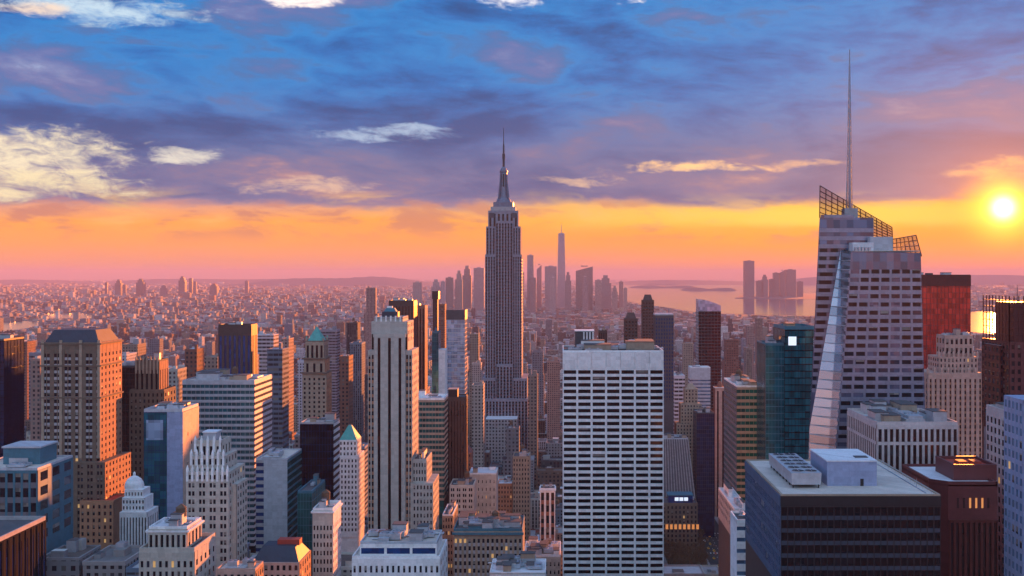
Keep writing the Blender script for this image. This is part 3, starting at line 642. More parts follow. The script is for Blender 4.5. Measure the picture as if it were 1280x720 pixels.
    for (p0, p1, yt_, yy, dd) in ((513, 533, 576, Y + 2, 26), (513, 541, 604, Y - 1, 30)):
        b.body(wx(p0, yy), wx(p1, yy), yy, yy + dd, 0, wz(yt_, yy), 'limestone'); b.grid('F', yy, wx(516, yy), wx(p1, yy), zl, wz(yt_, yy), 5 if p1 < 540 else 6, 3.9, wf=.46, mat='limestone')
        b.grid('R', wx(p1, yy), yy, yy + dd, zl, wz(yt_, yy), 6, 3.9, wf=.42, mat='limestone')
    b.roof(wx(516, Y + 2), wx(533, Y + 2), Y + 2, Y + 28, wz(576, Y + 2), par='limestone', clutter=2); b.finish()
    # ---- white low stepped block bottom centre
    b = Bld('stone_building', 'white stepped low building with long dark attic window strip at the bottom edge', 'the white stepped low building', px=(440, 553), yt=670, yb=720, Y=465)
    x0, x1, z1 = block(b, 440, 550, 698, 465, 30, 'white_stone', G(16, 4.6, wf=.42, hf=.62, mat='white_stone', top=3), G(4, 4.6, mat='white_stone'), roof=dict(mat='gravel_roof', par='white_stone', clutter=0))
    x0, x1, z1 = block(b, 450, 546, 680, 469, 22, 'white_stone', G(3, 4.0, wf=.9, hf=.62, mat='white_stone', glassm='glass_navy', blind=0, top=1.6), yb=697, roof=dict(mat='gravel_roof', par='pale_panel', clutter=9), foot=False); b.finish()
    # ---- towers behind the limestone tower
    b = Bld('office_tower', 'dark maroon slab rising behind the limestone tower', 'the maroon slab', px=(487, 520), yt=377, yb=500, Y=1000)
    block(b, 486, 517, 377, 1000, 24, 'dark_brown', S(8, wf=.5, mat='dark_brown', glassm='glass_brown', top=4), S(5, mat='maroon', wf=.4, top=4), roof=dict(par='dark_brown', clutter=3)); b.finish()
    b = Bld('office_tower', 'slender reddish-brown tower with twin pale edges beside the maroon slab', 'the slender red-brown tower', px=(519, 535), yt=382, yb=495, Y=1080)
    block(b, 520, 531, 383, 1080, 22, 'red_brick', S(3, wf=.5, mat='red_brick', glassm='glass_brown'), S(4, wf=.3, mat='pink_stone'), roof=dict(par='red_brick', clutter=1)); b.finish()
    b = Bld('office_tower', 'pencil-thin dark tower with a wider black head, far beyond the maroon slab', 'the black-headed thin tower', px=(540, 548), yt=364, yb=440, Y=1600)
    block(b, 541, 546.5, 366, 1600, 14, 'dark_brown', S(2, mat='dark_brown'), S(3, mat='dark_brown')); m = MB(); m.box(wx(540, 1598), wx(548, 1598), 1598, 1618, wz(374, 1600), wz(364, 1600), 'black_metal'); b.part('tower_head', m); b.finish()
    b = Bld('glass_tower', 'pale blue glass slab with a dark cap and faint floor lines', 'the pale blue glass slab', px=(556, 585), yt=386, yb=480, Y=1080)
    x0, x1, z1 = block(b, 558, 581, 388, 1080, 26, 'glass_pale', C(6, 4.2, mat='pale_panel', hw=.9), C(6, 4.2, mat='pink_stone', hw=.9)); m = MB(); m.box(x0 - .3, x1 + .3, 1079.7, 1106.3, z1 - 9, z1 + .4, 'dark_grey'); b.part('roof_cap', m); b.finish()
    b = Bld('office_slab', 'plain white slab wall against a teal glass strip beside the pale blue tower', 'the plain white slab', px=(541, 557), yt=415, yb=490, Y=1050)
    block(b, 540, 548, 416, 1052, 22, 'glass_teal', C(3, 4, mat='teal_paint'), roof=dict(par='teal_paint', clutter=1)); b.wall.box(wx(548.2, 1050), wx(556.5, 1050), 1050, 1070, 0, wz(437, 1050), 'white_stone'); b.foot(wx(548.2, 1050), wx(556.5, 1050), 1050, 1070); b.finish()
    b = Bld('glass_tower', 'yellow-green glazed office block with banded floors and pale roof rim', 'the yellow-green banded block', px=(519, 560), yt=492, yb=600, Y=760)
    x0, x1, z1 = block(b, 516, 555, 500, 760, 26, 'glass_green', RB(3.7, hf=.58, mat='tan_brick', glassm='glass_green', mull=2.2), RB(3.7, hf=.58, mat='tan_brick', glassm='glass_green'), roof=dict(mat='white_roof', par='white_stone', ph=1.5, clutter=3)); b.finish()
    b = Bld('office_tower', 'dark brown shaft with black roof box beside the yellow-green block', 'the dark brown shaft', px=(556, 584), yt=487, yb=590, Y=800)
    x0, x1, z1 = block(b, 559, 581, 498, 800, 22, 'dark_brown', S(6, wf=.4, mat='dark_brown', glassm='glass_brown'), S(5, mat='bronze_metal'), roof=dict(par='dark_brown', clutter=0)); m = MB(); m.box(x0 + .5, x0 + 7, 803, 812, z1, z1 + 6, 'black_metal'); m.box(x0 + .3, x0 + 7.2, 802.8, 812.2, z1 + 6, z1 + 6.5, 'pink_stone'); b.part('rooftop_box', m); b.finish()
    # ---- white grid slab
    b = Bld('office_slab', 'white concrete grid slab with wide black window bays and a blank top storey', 'the white grid slab', px=(703, 830), yt=415, yb=720, Y=600)
    Y = 600; x0, x1, z1 = block(b, 703.5, 829.5, 440, Y, 44, 'white_stone', roof=None)
    zt = wz(461, Y)
    for i in range(7):
        a = x0 + (x1 - x0) * i / 7; m = MB(); m.box(a + .08, a + (x1 - x0) / 7 - .08, Y - .75, Y + .1, zt + .4, z1 - .05, 'white_stone'); b.part('top_panel', m)
    b.grid('F', Y, x0, x1, 0, zt + .3, 7, 3.45, wf=.86, hf=.57, rc=.9, mat='white_stone', top=1.0, blind=.05, lit=0, glassm='glass_black')
    b.roof(x0, x1, Y, Y + 44, z1, mat='tar_roof', par='white_stone', ph=.9, clutter=9)
    m = MB(); bx0, bx1 = wx(719, 630), wx(742, 630); zb = wz(414, 630); m.box(bx0, bx1, 628, 641, z1, zb, 'dark_grey'); m.box(bx0 - .3, bx1 + .3, 627.7, 641.3, zb, zb + .5, 'white_stone')
    for i in range(4): a = bx0 + 4.5 + i * 1.7; m.box(a, a + .7, 627.4, 628.1, z1, zb - .3, 'white_stone')
    b.part('louvred_penthouse', m)
    m = MB(); m.lathe(wx(792, 632), 634, [(5.5, z1 + .15), (5.0, z1 + 2), (3.2, z1 + 3.6), (2.8, z1 + 4.6)], 'pale_panel', 18); b.part('cooling_tower', m)
    m = MB(); m.box(wx(738, 610), wx(756, 610), 606, 612, z1 + .15, z1 + .7, 'tan_brick'); b.part('skylight', m); b.finish()
    # ---- towers behind the grid slab
    for nm, lab, sh, p0, p1, yt, Y, D, mt, gl, n in (
        ('office_tower', 'brown tower with rounded shoulders peeking over the white grid slab', 'the brown round-shouldered tower', 781, 797, 398, 1250, 18, 'dark_brown', 'glass_brown', 4),
        ('office_tower', 'slim purple-black tower with a stubby top, tallest just beyond the white grid slab', 'the slim purple-black tower', 803, 817.5, 375, 1350, 16, 'dark_brown', 'glass_brown', 4),
        ('office_tower', 'dusky glass tower with pale cap right beside the white grid slab', 'the dusky glass tower', 819, 842, 394, 1150, 24, 'dark_grey', 'glass_navy', 7)):
        b = Bld(nm, lab, sh, px=(p0, p1), yt=yt - 7, yb=460, Y=Y); x0, x1, z1 = block(b, p0, p1, yt, Y, D, mt, S(n, wf=.5, mat=mt, glassm=gl, top=3, fh=3.8), S(5, wf=.5, mat=mt, glassm=gl, top=3), yb=480)
        m = MB()
        if n == 7: m.box(x0, x1, Y, Y + D, z1, z1 + 1.6, 'pale_panel'); b.part('roof_cap', m)
        else: m.frust(x0 + 1.5, x1 - 1.5, Y + 2, Y + D - 2, z1, z1 + 6.5, 2, 3, mt); b.part('roof_cap', m)
        b.finish()
    b = Bld('office_tower', 'small dark brown tower beside the louvred box behind the white grid slab', 'the small brown tower', px=(748, 760), yt=410, yb=436, Y=1300); block(b, 748, 759, 414, 1300, 16, 'dark_brown', S(4, mat='dark_brown'), roof=dict(par='dark_brown', clutter=2), yb=440); b.finish()
    # ---- slant topped dark glass
    b = Bld('glass_tower', 'dark glass tower with curved sloping top, alone before the bay', 'the slant-topped glass tower', px=(872, 902), yt=373, yb=470, Y=1400)
    Y = 1400; x0, x1 = wx(873, Y), wx(901, Y); za, zb_ = wz(374, Y), wz(382, Y); zz = wz(385, Y)
    b.body(x0, x1, Y, Y + 26, 0, zz - 4, 'glass_black'); b.curtain('F', Y, x0, x1, 60, zz - 4, 7, 4.0, mat='dark_grey', w=.4, hw=.8); b.curtain('L', x0, Y, Y + 26, 60, zz - 4, 6, 4, mat='pale_panel', w=.4, hw=.8)
    pts = [(x0, zz - 4), (x1, zz - 4), (x1, zb_)] + [(x0 + (x1 - x0) * (1 - k / 5), zb_ + (za - zb_) * math.sin(math.pi / 2 * k / 5)) for k in range(1, 6)]
    m = MB(); m.prism(pts, Y - .1, Y + 26.1, 'glass_pale'); b.part('sloped_crown', m); b.finish()
    b = Bld('glass_tower', 'stepped whitish-blue office block with ribbon windows', 'the stepped whitish-blue block', px=(860, 890), yt=457, yb=540, Y=1330)
    block(b, 863, 888, 460, 1330, 22, 'pale_panel', RB(4.2, hf=.4, mat='pale_panel', glassm='glass_blue', top=14), RB(4.2, mat='white_stone', glassm='glass_blue', top=14), roof=dict(mat='white_roof', par='white_stone', clutter=2)); b.finish()
    b = Bld('masonry_tower', 'tan art-deco tower narrowing in steps toward its top, right of the white grid slab', 'the tan stepped tower', px=(846, 882), yt=478, yb=590, Y=1150)
    block(b, 846, 880, 530, 1150, 24, 'tan_brick', G(9, 3.6, wf=.42, mat='tan_brick'), G(6, 3.6, wf=.42, mat='pink_stone')); block(b, 851, 877, 505, 1152, 18, 'tan_brick', G(7, 3.6, wf=.42, mat='tan_brick'), G(5, 3.6, wf=.42, mat='tan_brick'), yb=530, foot=False)
    x0, x1, z1 = block(b, 856, 872, 486, 1154, 12, 'tan_brick', G(4, 3.6, wf=.42, mat='tan_brick'), G(3, 3.6, wf=.42, mat='tan_brick'), yb=505, foot=False); m = MB(); m.frust(x0 + 1, x1 - 1, 1155, 1165, z1, z1 + 5, 3.5, 4, 'tan_brick'); b.part('roof_cap', m); b.finish()
    b = Bld('office_slab', 'grey tapering slab with thin vertical ribs beside the white grid slab', 'the ribbed grey slab', px=(830, 868), yt=545, yb=612, Y=1090)
    Y = 1090; x0, x1 = wx(826, Y), wx(860, Y); z1 = wz(549, Y); xb = wx(869, Y); zb_ = wz(625, Y)
    b.wall.hexa([(x0, Y, 0), (xb + 4, Y, 0), (xb + 4, Y + 26, 0), (x0, Y + 26, 0), (x0, Y, z1), (x1, Y, z1), (x1, Y + 26, z1), (x0, Y + 26, z1)], 'slab_grey'); b.foot(x0, xb + 4, Y, Y + 26)
    for i in range(13):
        t = i / 12; m = MB(); a = x0 + (x1 - x0) * t; c = x0 + (xb - x0) * t; m.hexa([(c - .5, Y - .7, zb_), (c + .3, Y - .7, zb_), (c + .3, Y + .2, zb_), (c - .5, Y + .2, zb_), (a - .5, Y - .7, z1), (a + .3, Y - .7, z1), (a + .3, Y + .2, z1), (a - .5, Y + .2, z1)], 'grey_stone'); b.part('rib', m)
    b.roof(x0, x1, Y, Y + 26, z1, par='pale_panel', clutter=4); b.finish()
    b = Bld('glass_tower', 'dark blue flat-roofed glass block behind the reddish pier tower', 'the dark blue flat block', px=(866, 895), yt=513, yb=620, Y=1112)
    block(b, 871, 893, 517, 1112, 30, 'glass_deep', C(9, 3.9, mat='dark_grey'), C(8, 3.9, mat='dark_grey'), roof=dict(par='dark_grey', clutter=5)); b.finish()
    b = Bld('office_tower', 'narrow reddish-brown tower with two tall piers and a round roof turret', 'the reddish pier tower', px=(892, 908), yt=470, yb=625, Y=1205)
    x0, x1, z1 = block(b, 894, 907, 484, 1205, 12, 'red_brick', S(2, wf=.34, mat='pink_stone', glassm='glass_brown', top=4), S(2, mat='red_brick'), yb=650); m = MB(); m.lathe((x0 + x1) / 2, 1211, [(2.8, z1 - .1), (2.8, z1 + 3), (2, z1 + 3.2), (2, z1 + 5), (.3, z1 + 6)], 'red_brick', 14); b.part('turret', m)
    m = MB(); m.box(x0 - .6, x1 + .6, 1204, 1217.6, z1 - .8, z1 - .1, 'white_stone'); b.part('cornice', m); b.finish()
    b = Bld('office_tower', 'office tower with many thin green and orange-tinted floor bands', 'the multicoloured banded tower', px=(906, 953), yt=474, yb=610, Y=690)
    block(b, 921, 952, 484, 690, 54, 'glass_green', RB(3.9, hf=.54, mat='tan_brick', glassm='glass_green', mull=2.6), RB(3.9, hf=.6, mat='slab_grey', glassm='glass_teal', mull=3), roof=dict(mat='gravel_roof', par='white_stone', clutter=9, tank=True)); b.finish()
    # ---- teal towers
    b = Bld('glass_tower', 'deep teal glass tower of two heights beside the faceted tower', 'the deep teal tower', px=(952, 1018), yt=409, yb=575, Y=640)
    x0, x1, z1 = block(b, 981, 1020, 412, 640, 34, 'glass_teal', C(9, 3.9, mat='glass_black', hw=.5), C(8, 3.9, mat='glass_black', hw=.5), roof=dict(par='teal_paint', ph=2, clutter=2))
    m = MB(); m.box(x0 + 2, x0 + 6.5, 639.5, 640, z1 - 9, z1 - 4, 'lamp_white'); b.part('lit_panel', m)
    block(b, 957, 980.8, 431, 642, 28, 'glass_teal', C(6, 3.9, mat='teal_paint', hw=.4), C(7, 3.9, mat='glass_black', hw=.4), roof=dict(par='teal_paint', clutter=3)); b.finish()
    # ---- tower behind, the sun flare's red put into its glass colour
    b = Bld('glass_tower', 'broad red-tinted glass tower with a dark crimson top band', 'the red-tinted tower', px=(1140, 1214), yt=344, yb=450, Y=820)
    x0, x1, z1 = block(b, 1140, 1213, 345, 820, 30, 'glass_flare_red', C(16, 4.0, mat='maroon', w=.3, hw=.3), roof=dict(par='dark_red', clutter=2)); m = MB(); m.box(x0 - .3, x1 + .3, 819.6, 850.3, z1 - 7.5, z1 + .6, 'dark_red'); b.part('top_band', m)
    m = MB(); m.box(x0 + 14, x0 + 18, 828, 834, z1 + .2, z1 + 2.2, 'dark_grey'); b.part('rooftop_box', m); b.finish()
    # ---- old stepped tower
    b = Bld('masonry_tower', 'pinkish old masonry tower with stepped top and arched upper windows', 'the pinkish stepped tower', px=(1158, 1232), yt=418, yb=560, Y=720)
    Y = 720
    block(b, 1160, 1228, 466, Y, 30, 'pink_stone', S(11, wf=.36, mat='pink_stone', glassm='glass_brown', fh=3.7, span='lit_brick', top=4), S(6, wf=.36, mat='pink_stone', fh=3.7, span='lit_brick', top=4))
    block(b, 1174, 1222, 446, Y + 3, 22, 'pink_stone', G(10, 3.6, wf=.42, mat='pink_stone'), G(5, 3.6, mat='pink_stone'), yb=464, foot=False)
    x0, x1, z1 = block(b, 1181, 1216, 421, Y + 5, 16, 'pink_stone', G(6, 6, wf=.5, hf=.6, mat='pink_stone'), G(3, 6, mat='pink_stone'), yb=446, roof=dict(par='pink_stone', clutter=3), foot=False)
    for zz, p0, p1, o in ((wz(466, Y), 1160, 1228, 0), (wz(446, Y), 1174, 1222, 3)):
        for i in range(9): a = wx(p0 + (p1 - p0) * i / 8, Y + o); m = MB(); m.box(a - .6, a + .6, Y + o - .3, Y + o + .9, zz - 1, zz + 2.2, 'pink_stone'); m.frust(a - .6, a + .6, Y + o - .3, Y + o + .9, zz + 2.2, zz + 3.6, .5, .5, 'pink_stone'); b.part('finial', m)
    b.finish()
    # ---- tower at the right edge with lattice top
    b = Bld('office_tower', 'dusky tower at the frame edge with a dark red latticed top', 'the red latticed tower', px=(1245, 1330), yt=366, yb=505, Y=520)
    x0, x1, z1 = block(b, 1262, 1340, 428, 520, 34, 'maroon', G(10, 3.8, wf=.5, mat='maroon', blind=.1), G(8, 3.8, wf=.5, mat='maroon', blind=.1))
    block(b, 1250, 1261.5, 432, 528, 20, 'grey_stone', G(3, 3.8, mat='maroon'), G(4, 3.8, wf=.5, mat='maroon'))
    zt = wz(370, 522)
    b.wall.box(x0 + 3, x1, 523, 545, z1, zt - 3, 'maroon')
    m = MB()
    for i in range(14): a = x0 + i * (x1 - x0) / 13; m.box(a - .2, a + .2, 520.2, 520.6, z1, zt, 'dark_red')
    for i in range(9): c = 520.4 + i * 4; m.box(x0 - .2, x0 + .2, c - .2, c + .2, z1, zt, 'dark_red')
    k = z1
    while k < zt + .5: m.box(x0 - .15, x1, 520.25, 520.55, k, k + .4, 'dark_red'); m.box(x0 - .15, x0 + .15, 520.6, 552.6, k, k + .4, 'dark_red'); k += 3.2
    b.part('lattice_screen', m); m = MB(); m.bar((x0 + 6, 526, zt - 3), (x0 + 6, 526, zt + 5), .25, 'dark_grey', .1); b.part('roof_mast', m); b.finish()
    # ---- white pinstriped flank
    b = Bld('stone_building', 'pale building with a receding flank of white piers and dark windows', 'the pale pier-fronted building', px=(1232, 1275), yt=500, yb=720, Y=400)
    D = depth_for(1272, 1233, 400)
    x0, x1, z1 = block(b, 1272, 1350, 521, 400, D, 'pier_stone', G(9, 3.6, mat='pier_stone'), G(8, 3.6, wf=.5, hf=.62, mat='pier_stone', rc=.6, top=3, blind=.12), roof=dict(par='pier_stone', clutter=2)); b.finish()
    b = Bld('glass_tower', 'sliver of blue-windowed white-banded tower at the very frame edge', 'the blue-banded edge tower', px=(1268, 1330), yt=495, yb=720, Y=340)
    block(b, 1279, 1340, 500, 330, 14, 'blue_panel', G(10, 3.7, mat='blue_panel'), G(5, 3.7, wf=.6, hf=.6, mat='blue_panel', glassm='glass_blue', blind=.1)); b.finish()
    # ---- white piers podium
    b = Bld('office_block', 'square block of tall white piers with maroon window slots and a cluttered pale roof', 'the white-piered square block', px=(1062, 1198), yt=505, yb=590, Y=430)
    Y = 430; D = 44; x0, x1, z1 = block(b, 1096, 1197, 531, Y, D, 'maroon')
    zm = wz(552, Y)
    for fc, p, a0, a1, n in (('F', Y, x0, x1, 14), ('L', x0, Y, Y + D, 16)):
        b.strips(fc, p, a0, a1, zm, z1, n, wf=.60, rc=.7, mat='pier_stone', glassm='glass_brown', top=1.6); b.strips(fc, p, a0, a1, wz(600, Y), zm - .05, n, wf=.60, rc=.7, mat='pier_stone', glassm='glass_brown', top=1.2)
    b.roof(x0, x1, Y, Y + D, z1, mat='gravel_roof', par='pier_stone', ph=1.2, clutter=12); b.finish()
    # ---- black block, nearest
    b = Bld('office_block', 'big near-black office block with beige roof, long cooling unit and blue-grey plant box', 'the near-black office block', px=(930, 1176), yt=558, yb=720, Y=330)
    Y = 330; D = depth_for(976, 932, Y); x0, x1, z1 = block(b, 976, 1175.5, 620, Y, D, 'black_metal', roof=dict(mat='gravel_roof', par='tan_brick', ph=.5, t=.7, clutter=0))
    zl = wz(735, Y); b.wall.box(x0 - .1, x1 + .1, Y - .35, Y + .1, z1 - 3, z1 - .02, 'black_metal'); b.wall.box(x0 - .35, x0 + .1, Y - .1, Y + D, z1 - 3, z1 - .03, 'deep_blue')
    b.grid('F', Y, x0, x1, zl, z1 - 3.05, 24, 3.7, wf=.84, hf=.66, rc=.22, mat='black_metal', span='slate_roof', top=.3, blind=0, lit=0, glassm='glass_black')
    b.grid('L', x0, Y, Y + D, zl, z1 - 3.05, 28, 3.7, wf=.8, hf=.66, rc=.22, mat='deep_blue', span='deep_blue', top=.3, blind=.04, glassm='glass_navy', lit=0)
    m = MB(); zr = z1 + .16; bx0, bx1, by0, by1 = wx(1034, 345), wx(1096, 345), 345, 368; zb = wz(577, 345)
    m.box(bx0, bx1, by0, by1, zr, zb, 'blue_panel'); m.box(bx0 - .2, bx1 + .2, by0 - .2, by1 + .2, zb, zb + .35, 'white_roof'); pb = b.part('plant_box', m)
    m = MB(); m.box(bx0 + 10.2, bx0 + 11.2, by0 - .12, by0 + .05, zr, zr + 2.2, 'black_metal'); o = m.build('door', pb); o.location = (0, 0, 0)
    m = MB(); m.box(bx0 + 10, bx0 + 14, by0 + 5, by0 + 8, zb + .36, zb + .6, 'dark_grey'); o = m.build('roof_hatch', pb)
    m = MB(); cx0, cx1, cy0, cy1 = wx(990, 341), wx(1026, 341), 341, 378; zc = wz(591, 341)
    m.box(cx0 + .3, cx1 - .3, cy0 + .2, cy1 - .2, zr + 1.5, zc - 1.2, 'dark_grey'); m.hexa([(cx0, cy0, zc - 3.6), (cx1, cy0, zc - 3.6), (cx1, cy1, zc - 3.6), (cx0, cy1, zc - 3.6), (cx0 - .2, cy0 - .2, zc), (cx1 + .2, cy0 - .2, zc), (cx1 + .2, cy1 + .2, zc), (cx0 - .2, cy1 + .2, zc)], 'ducts')
    ct = b.part('cooling_tower', m)
    m = MB()
    for i in range(8):
        for a in (cx0 + .5, cx1 - .5): c = cy0 + .8 + i * (cy1 - cy0 - 1.6) / 7; m.box(a - .15, a + .15, c - .15, c + .15, zr, zr + 1.55, 'black_metal')
    m.build('support_frame', ct)
    for i in range(6):
        for a in (.28, .72):
            m = MB(); cx, c = cx0 + (cx1 - cx0) * a, cy0 + 3 + i * (cy1 - cy0 - 6) / 5
            m.lathe(cx, c, [(1.98, zc + .01), (1.98, zc + .22), (1.85, zc + .22), (1.85, zc + .06)], 'ducts', 18); m.lathe(cx, c, [(1.84, zc + .02), (1.84, zc + .24)], 'matte_black', 18); m.box(cx - 1.8, cx + 1.8, c - .1, c + .1, zc + .25, zc + .33, 'steel'); m.box(cx - .1, cx + .1, c - 1.8, c + 1.8, zc + .34, zc + .4, 'steel'); m.build('fan', ct)
    m = MB()
    for i in range(14):
        c = Y + 3 + i * 4; m.bar((x1 - 1.6, c, zr), (x1 - 1.6, c, zr + 1.1), .05, 'steel')
    m.bar((x1 - 1.6, Y + 3, zr + 1.1), (x1 - 1.6, Y + 55, zr + 1.1), .05, 'steel'); m.bar((x1 - 3.2, Y + 3, zr + .12), (x1 - 3.2, Y + 57, zr + .12), .14, 'steel'); b.part('roof_rail', m)
    m = MB(); m.bar((wx(1143, 345), 343, zr), (wx(1143, 345), 343, zr + 2.6), .08, 'steel'); b.part('roof_mast', m); b.finish()
    # ---- dark red block
    b = Bld('office_block', 'dark maroon block with chamfered corner, grey roof and red penthouse', 'the dark maroon block', px=(1137, 1248), yt=562, yb=720, Y=385)
    Y = 385; x0, x1 = wx(1167, Y), wx(1247, Y); z1 = wz(606, Y); D = 36; ch = 5.0
    pts = [(x0 + ch, Y), (x1, Y), (x1, Y + D), (x0, Y + D), (x0, Y + ch)]
    n = MB(); n.poly([(x, y, z1) for x, y in pts], 'maroon')
    for i in range(5): a, c = pts[i], pts[(i + 1) % 5]; n.poly([(a[0], a[1], 0), (c[0], c[1], 0), (c[0], c[1], z1), (a[0], a[1], z1)], 'maroon')
    b.part('wall', n); b.foot(x0, x1, Y, Y + D)
    m = MB(); m.poly([(x0 + ch + .4, Y + .8, z1 + .2), (x1 - .8, Y + .8, z1 + .2), (x1 - .8, Y + D - .8, z1 + .2), (x0 + .8, Y + D - .8, z1 + .2), (x0 + .8, Y + ch + .4, z1 + .2)], 'white_roof'); b.part('roof', m)
    for i in range(5):
        a, c = Vector(pts[i] + (0,)), Vector(pts[(i + 1) % 5] + (0,)); d = (c - a).normalized(); nrm = Vector((-d.y, d.x, 0)) * .7; m = MB()
        a2, c2 = a + nrm, c + nrm; m.hexa([(a.x, a.y, z1 - .5), (c.x, c.y, z1 - .5), (c2.x, c2.y, z1 - .5), (a2.x, a2.y, z1 - .5), (a.x, a.y, z1 + 1.1 + .01 * i), (c.x, c.y, z1 + 1.1 + .01 * i), (c2.x, c2.y, z1 + 1.1 + .01 * i), (a2.x, a2.y, z1 + 1.1 + .01 * i)], 'maroon'); b.part('parapet', m)
    b.strips('F', Y, x0 + ch + .3, x1, wz(740, Y), z1 - 12, 9, wf=.5, rc=.5, mat='dark_red', glassm='glass_brown', top=1); b.strips('L', x0, Y + ch, Y + D, wz(740, Y), z1 - 3, 12, wf=.5, rc=.4, mat='maroon', glassm='glass_brown', top=2)
    for i in range(6):
        m = MB(); a = x0 + ch + 3 + i * 2.1; m.box(a, a + .7, Y - .05, Y + .1, z1 - 8, z1 - 4.5, 'lamp_warm' if 1 < i < 5 else 'glass_brown'); m.box(a - .15, a + .85, Y - .1, Y + .1, z1 - 4.5, z1 - 4.2, 'maroon'); b.part('slot_window', m)
    px0, px1_, py0, py1 = wx(1192, 392), wx(1246, 392), 392, 411; zp = wz(585, 392); m = MB(); m.box(px0, px1_, py0, py1, z1 + .2, zp, 'maroon'); ph = b.part('penthouse', m)
    m = MB()
    for q in ((px0, px1_, py0, py0 + .8), (px0, px1_, py1 - .8, py1), (px0, px0 + .8, py0 + .8, py1 - .8), (px1_ - .8, px1_, py0 + .8, py1 - .8)): m.box(q[0], q[1], q[2], q[3], zp - .02, zp + 1.2, 'maroon')
    m.box(px0 + .8, px1_ - .8, py0 + .8, py1 - .8, zp - .01, zp + .15, 'red_roof'); m.build('penthouse_roof', ph)
    for i in range(2): m = MB(); a = px0 + 4 + i * 5; m.box(a, a + 3, py0 + 6, py0 + 11, zp + .16, zp + 1.3, 'red_roof'); m.build('fan_housing', ph)
    b.finish()
    # ---- slivers left of the black block
    b = Bld('office_slab', 'thin bluish-white slab edge-on beside the near-black office block', 'the thin white slab', px=(909, 932), yt=643, yb=720, Y=420)
    block(b, 921, 938, 653, 420, 16, 'white_stone', RB(4.2, hf=.35, mat='white_stone', glassm='glass_blue'), None, roof=dict(mat='tar_roof', par='white_stone', clutter=1)); b.finish()
    b = Bld('office_block', 'low block with bright white oblong roof below the multicoloured banded tower', 'the white oblong roof', px=(902, 935), yt=606, yb=645, Y=600)
    block(b, 918, 937, 638, 600, 60, 'dark_grey', G(4, 4, mat='grey_stone'), G(12, 4, mat='grey_stone', wf=.5), roof=dict(mat='white_roof', par='white_stone', clutter=3)); b.finish()
    # ---- building by the park
    b = Bld('stone_building', 'brown building with glowing arcade and blue lit rooftop pavilion beside the park', 'the brown glowing-arcade building', px=(828, 876), yt=610, yb=694, Y=1050)
    x0, x1, z1 = block(b, 828, 872, 630, 1050, 30, 'brown_brick', G(9, 4.4, wf=.42, hf=.6, mat='brown_brick', lit=.02, blind=.1, top=2), G(6, 4.4, mat='brown_brick'), roof=dict(par='brown_brick', clutter=1))
    m = MB(); m.box(x0 + 6, x1 - 4, 1054, 1070, z1, z1 + 7, 'glass_navy'); m.box(x0 + 5.5, x1 - 3.5, 1053.5, 1070.5, z1 + 7, z1 + 7.8, 'teal_paint'); pv = b.part('rooftop_pavilion', m)
    for i in range(3): m = MB(); a = x0 + 12 + i * 4.4; m.box(a, a + 3.6, 1053.8, 1054.05, z1 + 2.2, z1 + 5.4, 'lamp_white'); m.build('lit_window', pv)
    for i in range(8): m = MB(); a = x0 + 3 + i * 4.1; m.box(a, a + 2.4, 1049.3, 1049.7, 22, 26.5, 'lamp_warm'); b.part('lit_arch', m)
    b.finish()
    # ---- cream group in the middle
    b = Bld('stone_building', 'plain cream block with blank wall, tiny windows and white roof', 'the blank cream block', px=(585, 623), yt=590, yb=660, Y=800)
    block(b, 586, 620, 593, 800, 24, 'cream_stone', G(7, 5.5, wf=.22, hf=.4, mat='cream_stone', top=4, lit=.05), G(5, 4.5, wf=.3, mat='cream_stone'), roof=dict(mat='white_roof', par='white_stone', clutter=2)); b.finish()
    b = Bld('stone_building', 'cream gridded office in front of the blank cream block', 'the cream gridded office', px=(561, 590), yt=604, yb=660, Y=760)
    block(b, 562, 592, 608, 760, 24, 'cream_stone', G(8, 3.8, wf=.5, mat='cream_stone', pair=True), G(6, 3.8, mat='cream_stone'), roof=dict(par='cream_stone', clutter=4, tank=True)); b.finish()
    b = Bld('brick_building', 'greyish-tan apartment tower with a rusty side wing beyond the blank cream block', 'the greyish-tan apartment tower', px=(620, 664), yt=568, yb=655, Y=860)
    block(b, 641, 662, 572, 860, 22, 'tan_brick', G(6, 3.5, wf=.4, mat='tan_brick'), G(5, 3.5, mat='tan_brick'), roof=dict(par='tan_brick', clutter=3, tank=True)); block(b, 622, 640.5, 606, 862, 20, 'lit_brick', G(5, 3.5, wf=.4, mat='lit_brick', lit=.03), roof=dict(mat='white_roof', par='lit_brick', clutter=2)); b.finish()
    b = Bld('stone_building', 'broad stone building with teal cornice, lit yellow windows and crowded roof', 'the teal-corniced building', px=(566, 654), yt=650, yb=720, Y=600)
    x0, x1, z1 = block(b, 567, 653, 664, 600, 34, 'grey_stone', G(15, 4.0, wf=.5, hf=.56, mat='tan_brick', span='grey_stone', lit=.08, blind=.2, top=4), G(8, 4, mat='grey_stone'), roof=dict(mat='tar_roof', par='teal_paint', ph=1.4, clutter=16, tank=True)); m = MB(); m.box(x0 - .7, x1 + .7, 598.6, 600.2, z1 - 1.8, z1 - .6, 'teal_paint'); b.part('cornice', m); b.finish()
    b = Bld('brick_building', 'narrow tan building with lit windows wedged beside the teal-corniced building', 'the narrow tan wedge', px=(554, 568), yt=640, yb=720, Y=650)
    block(b, 553, 566, 645, 650, 30, 'tan_brick', G(4, 3.8, mat='tan_brick', lit=.12), G(7, 3.8, mat='tan_brick'), roof=dict(par='white_stone', clutter=2)); b.finish()
    b = Bld('stone_building', 'small square tower with three big arched top windows near the white grid slab', 'the small arched-top tower', px=(674, 696), yt=606, yb=665, Y=780)
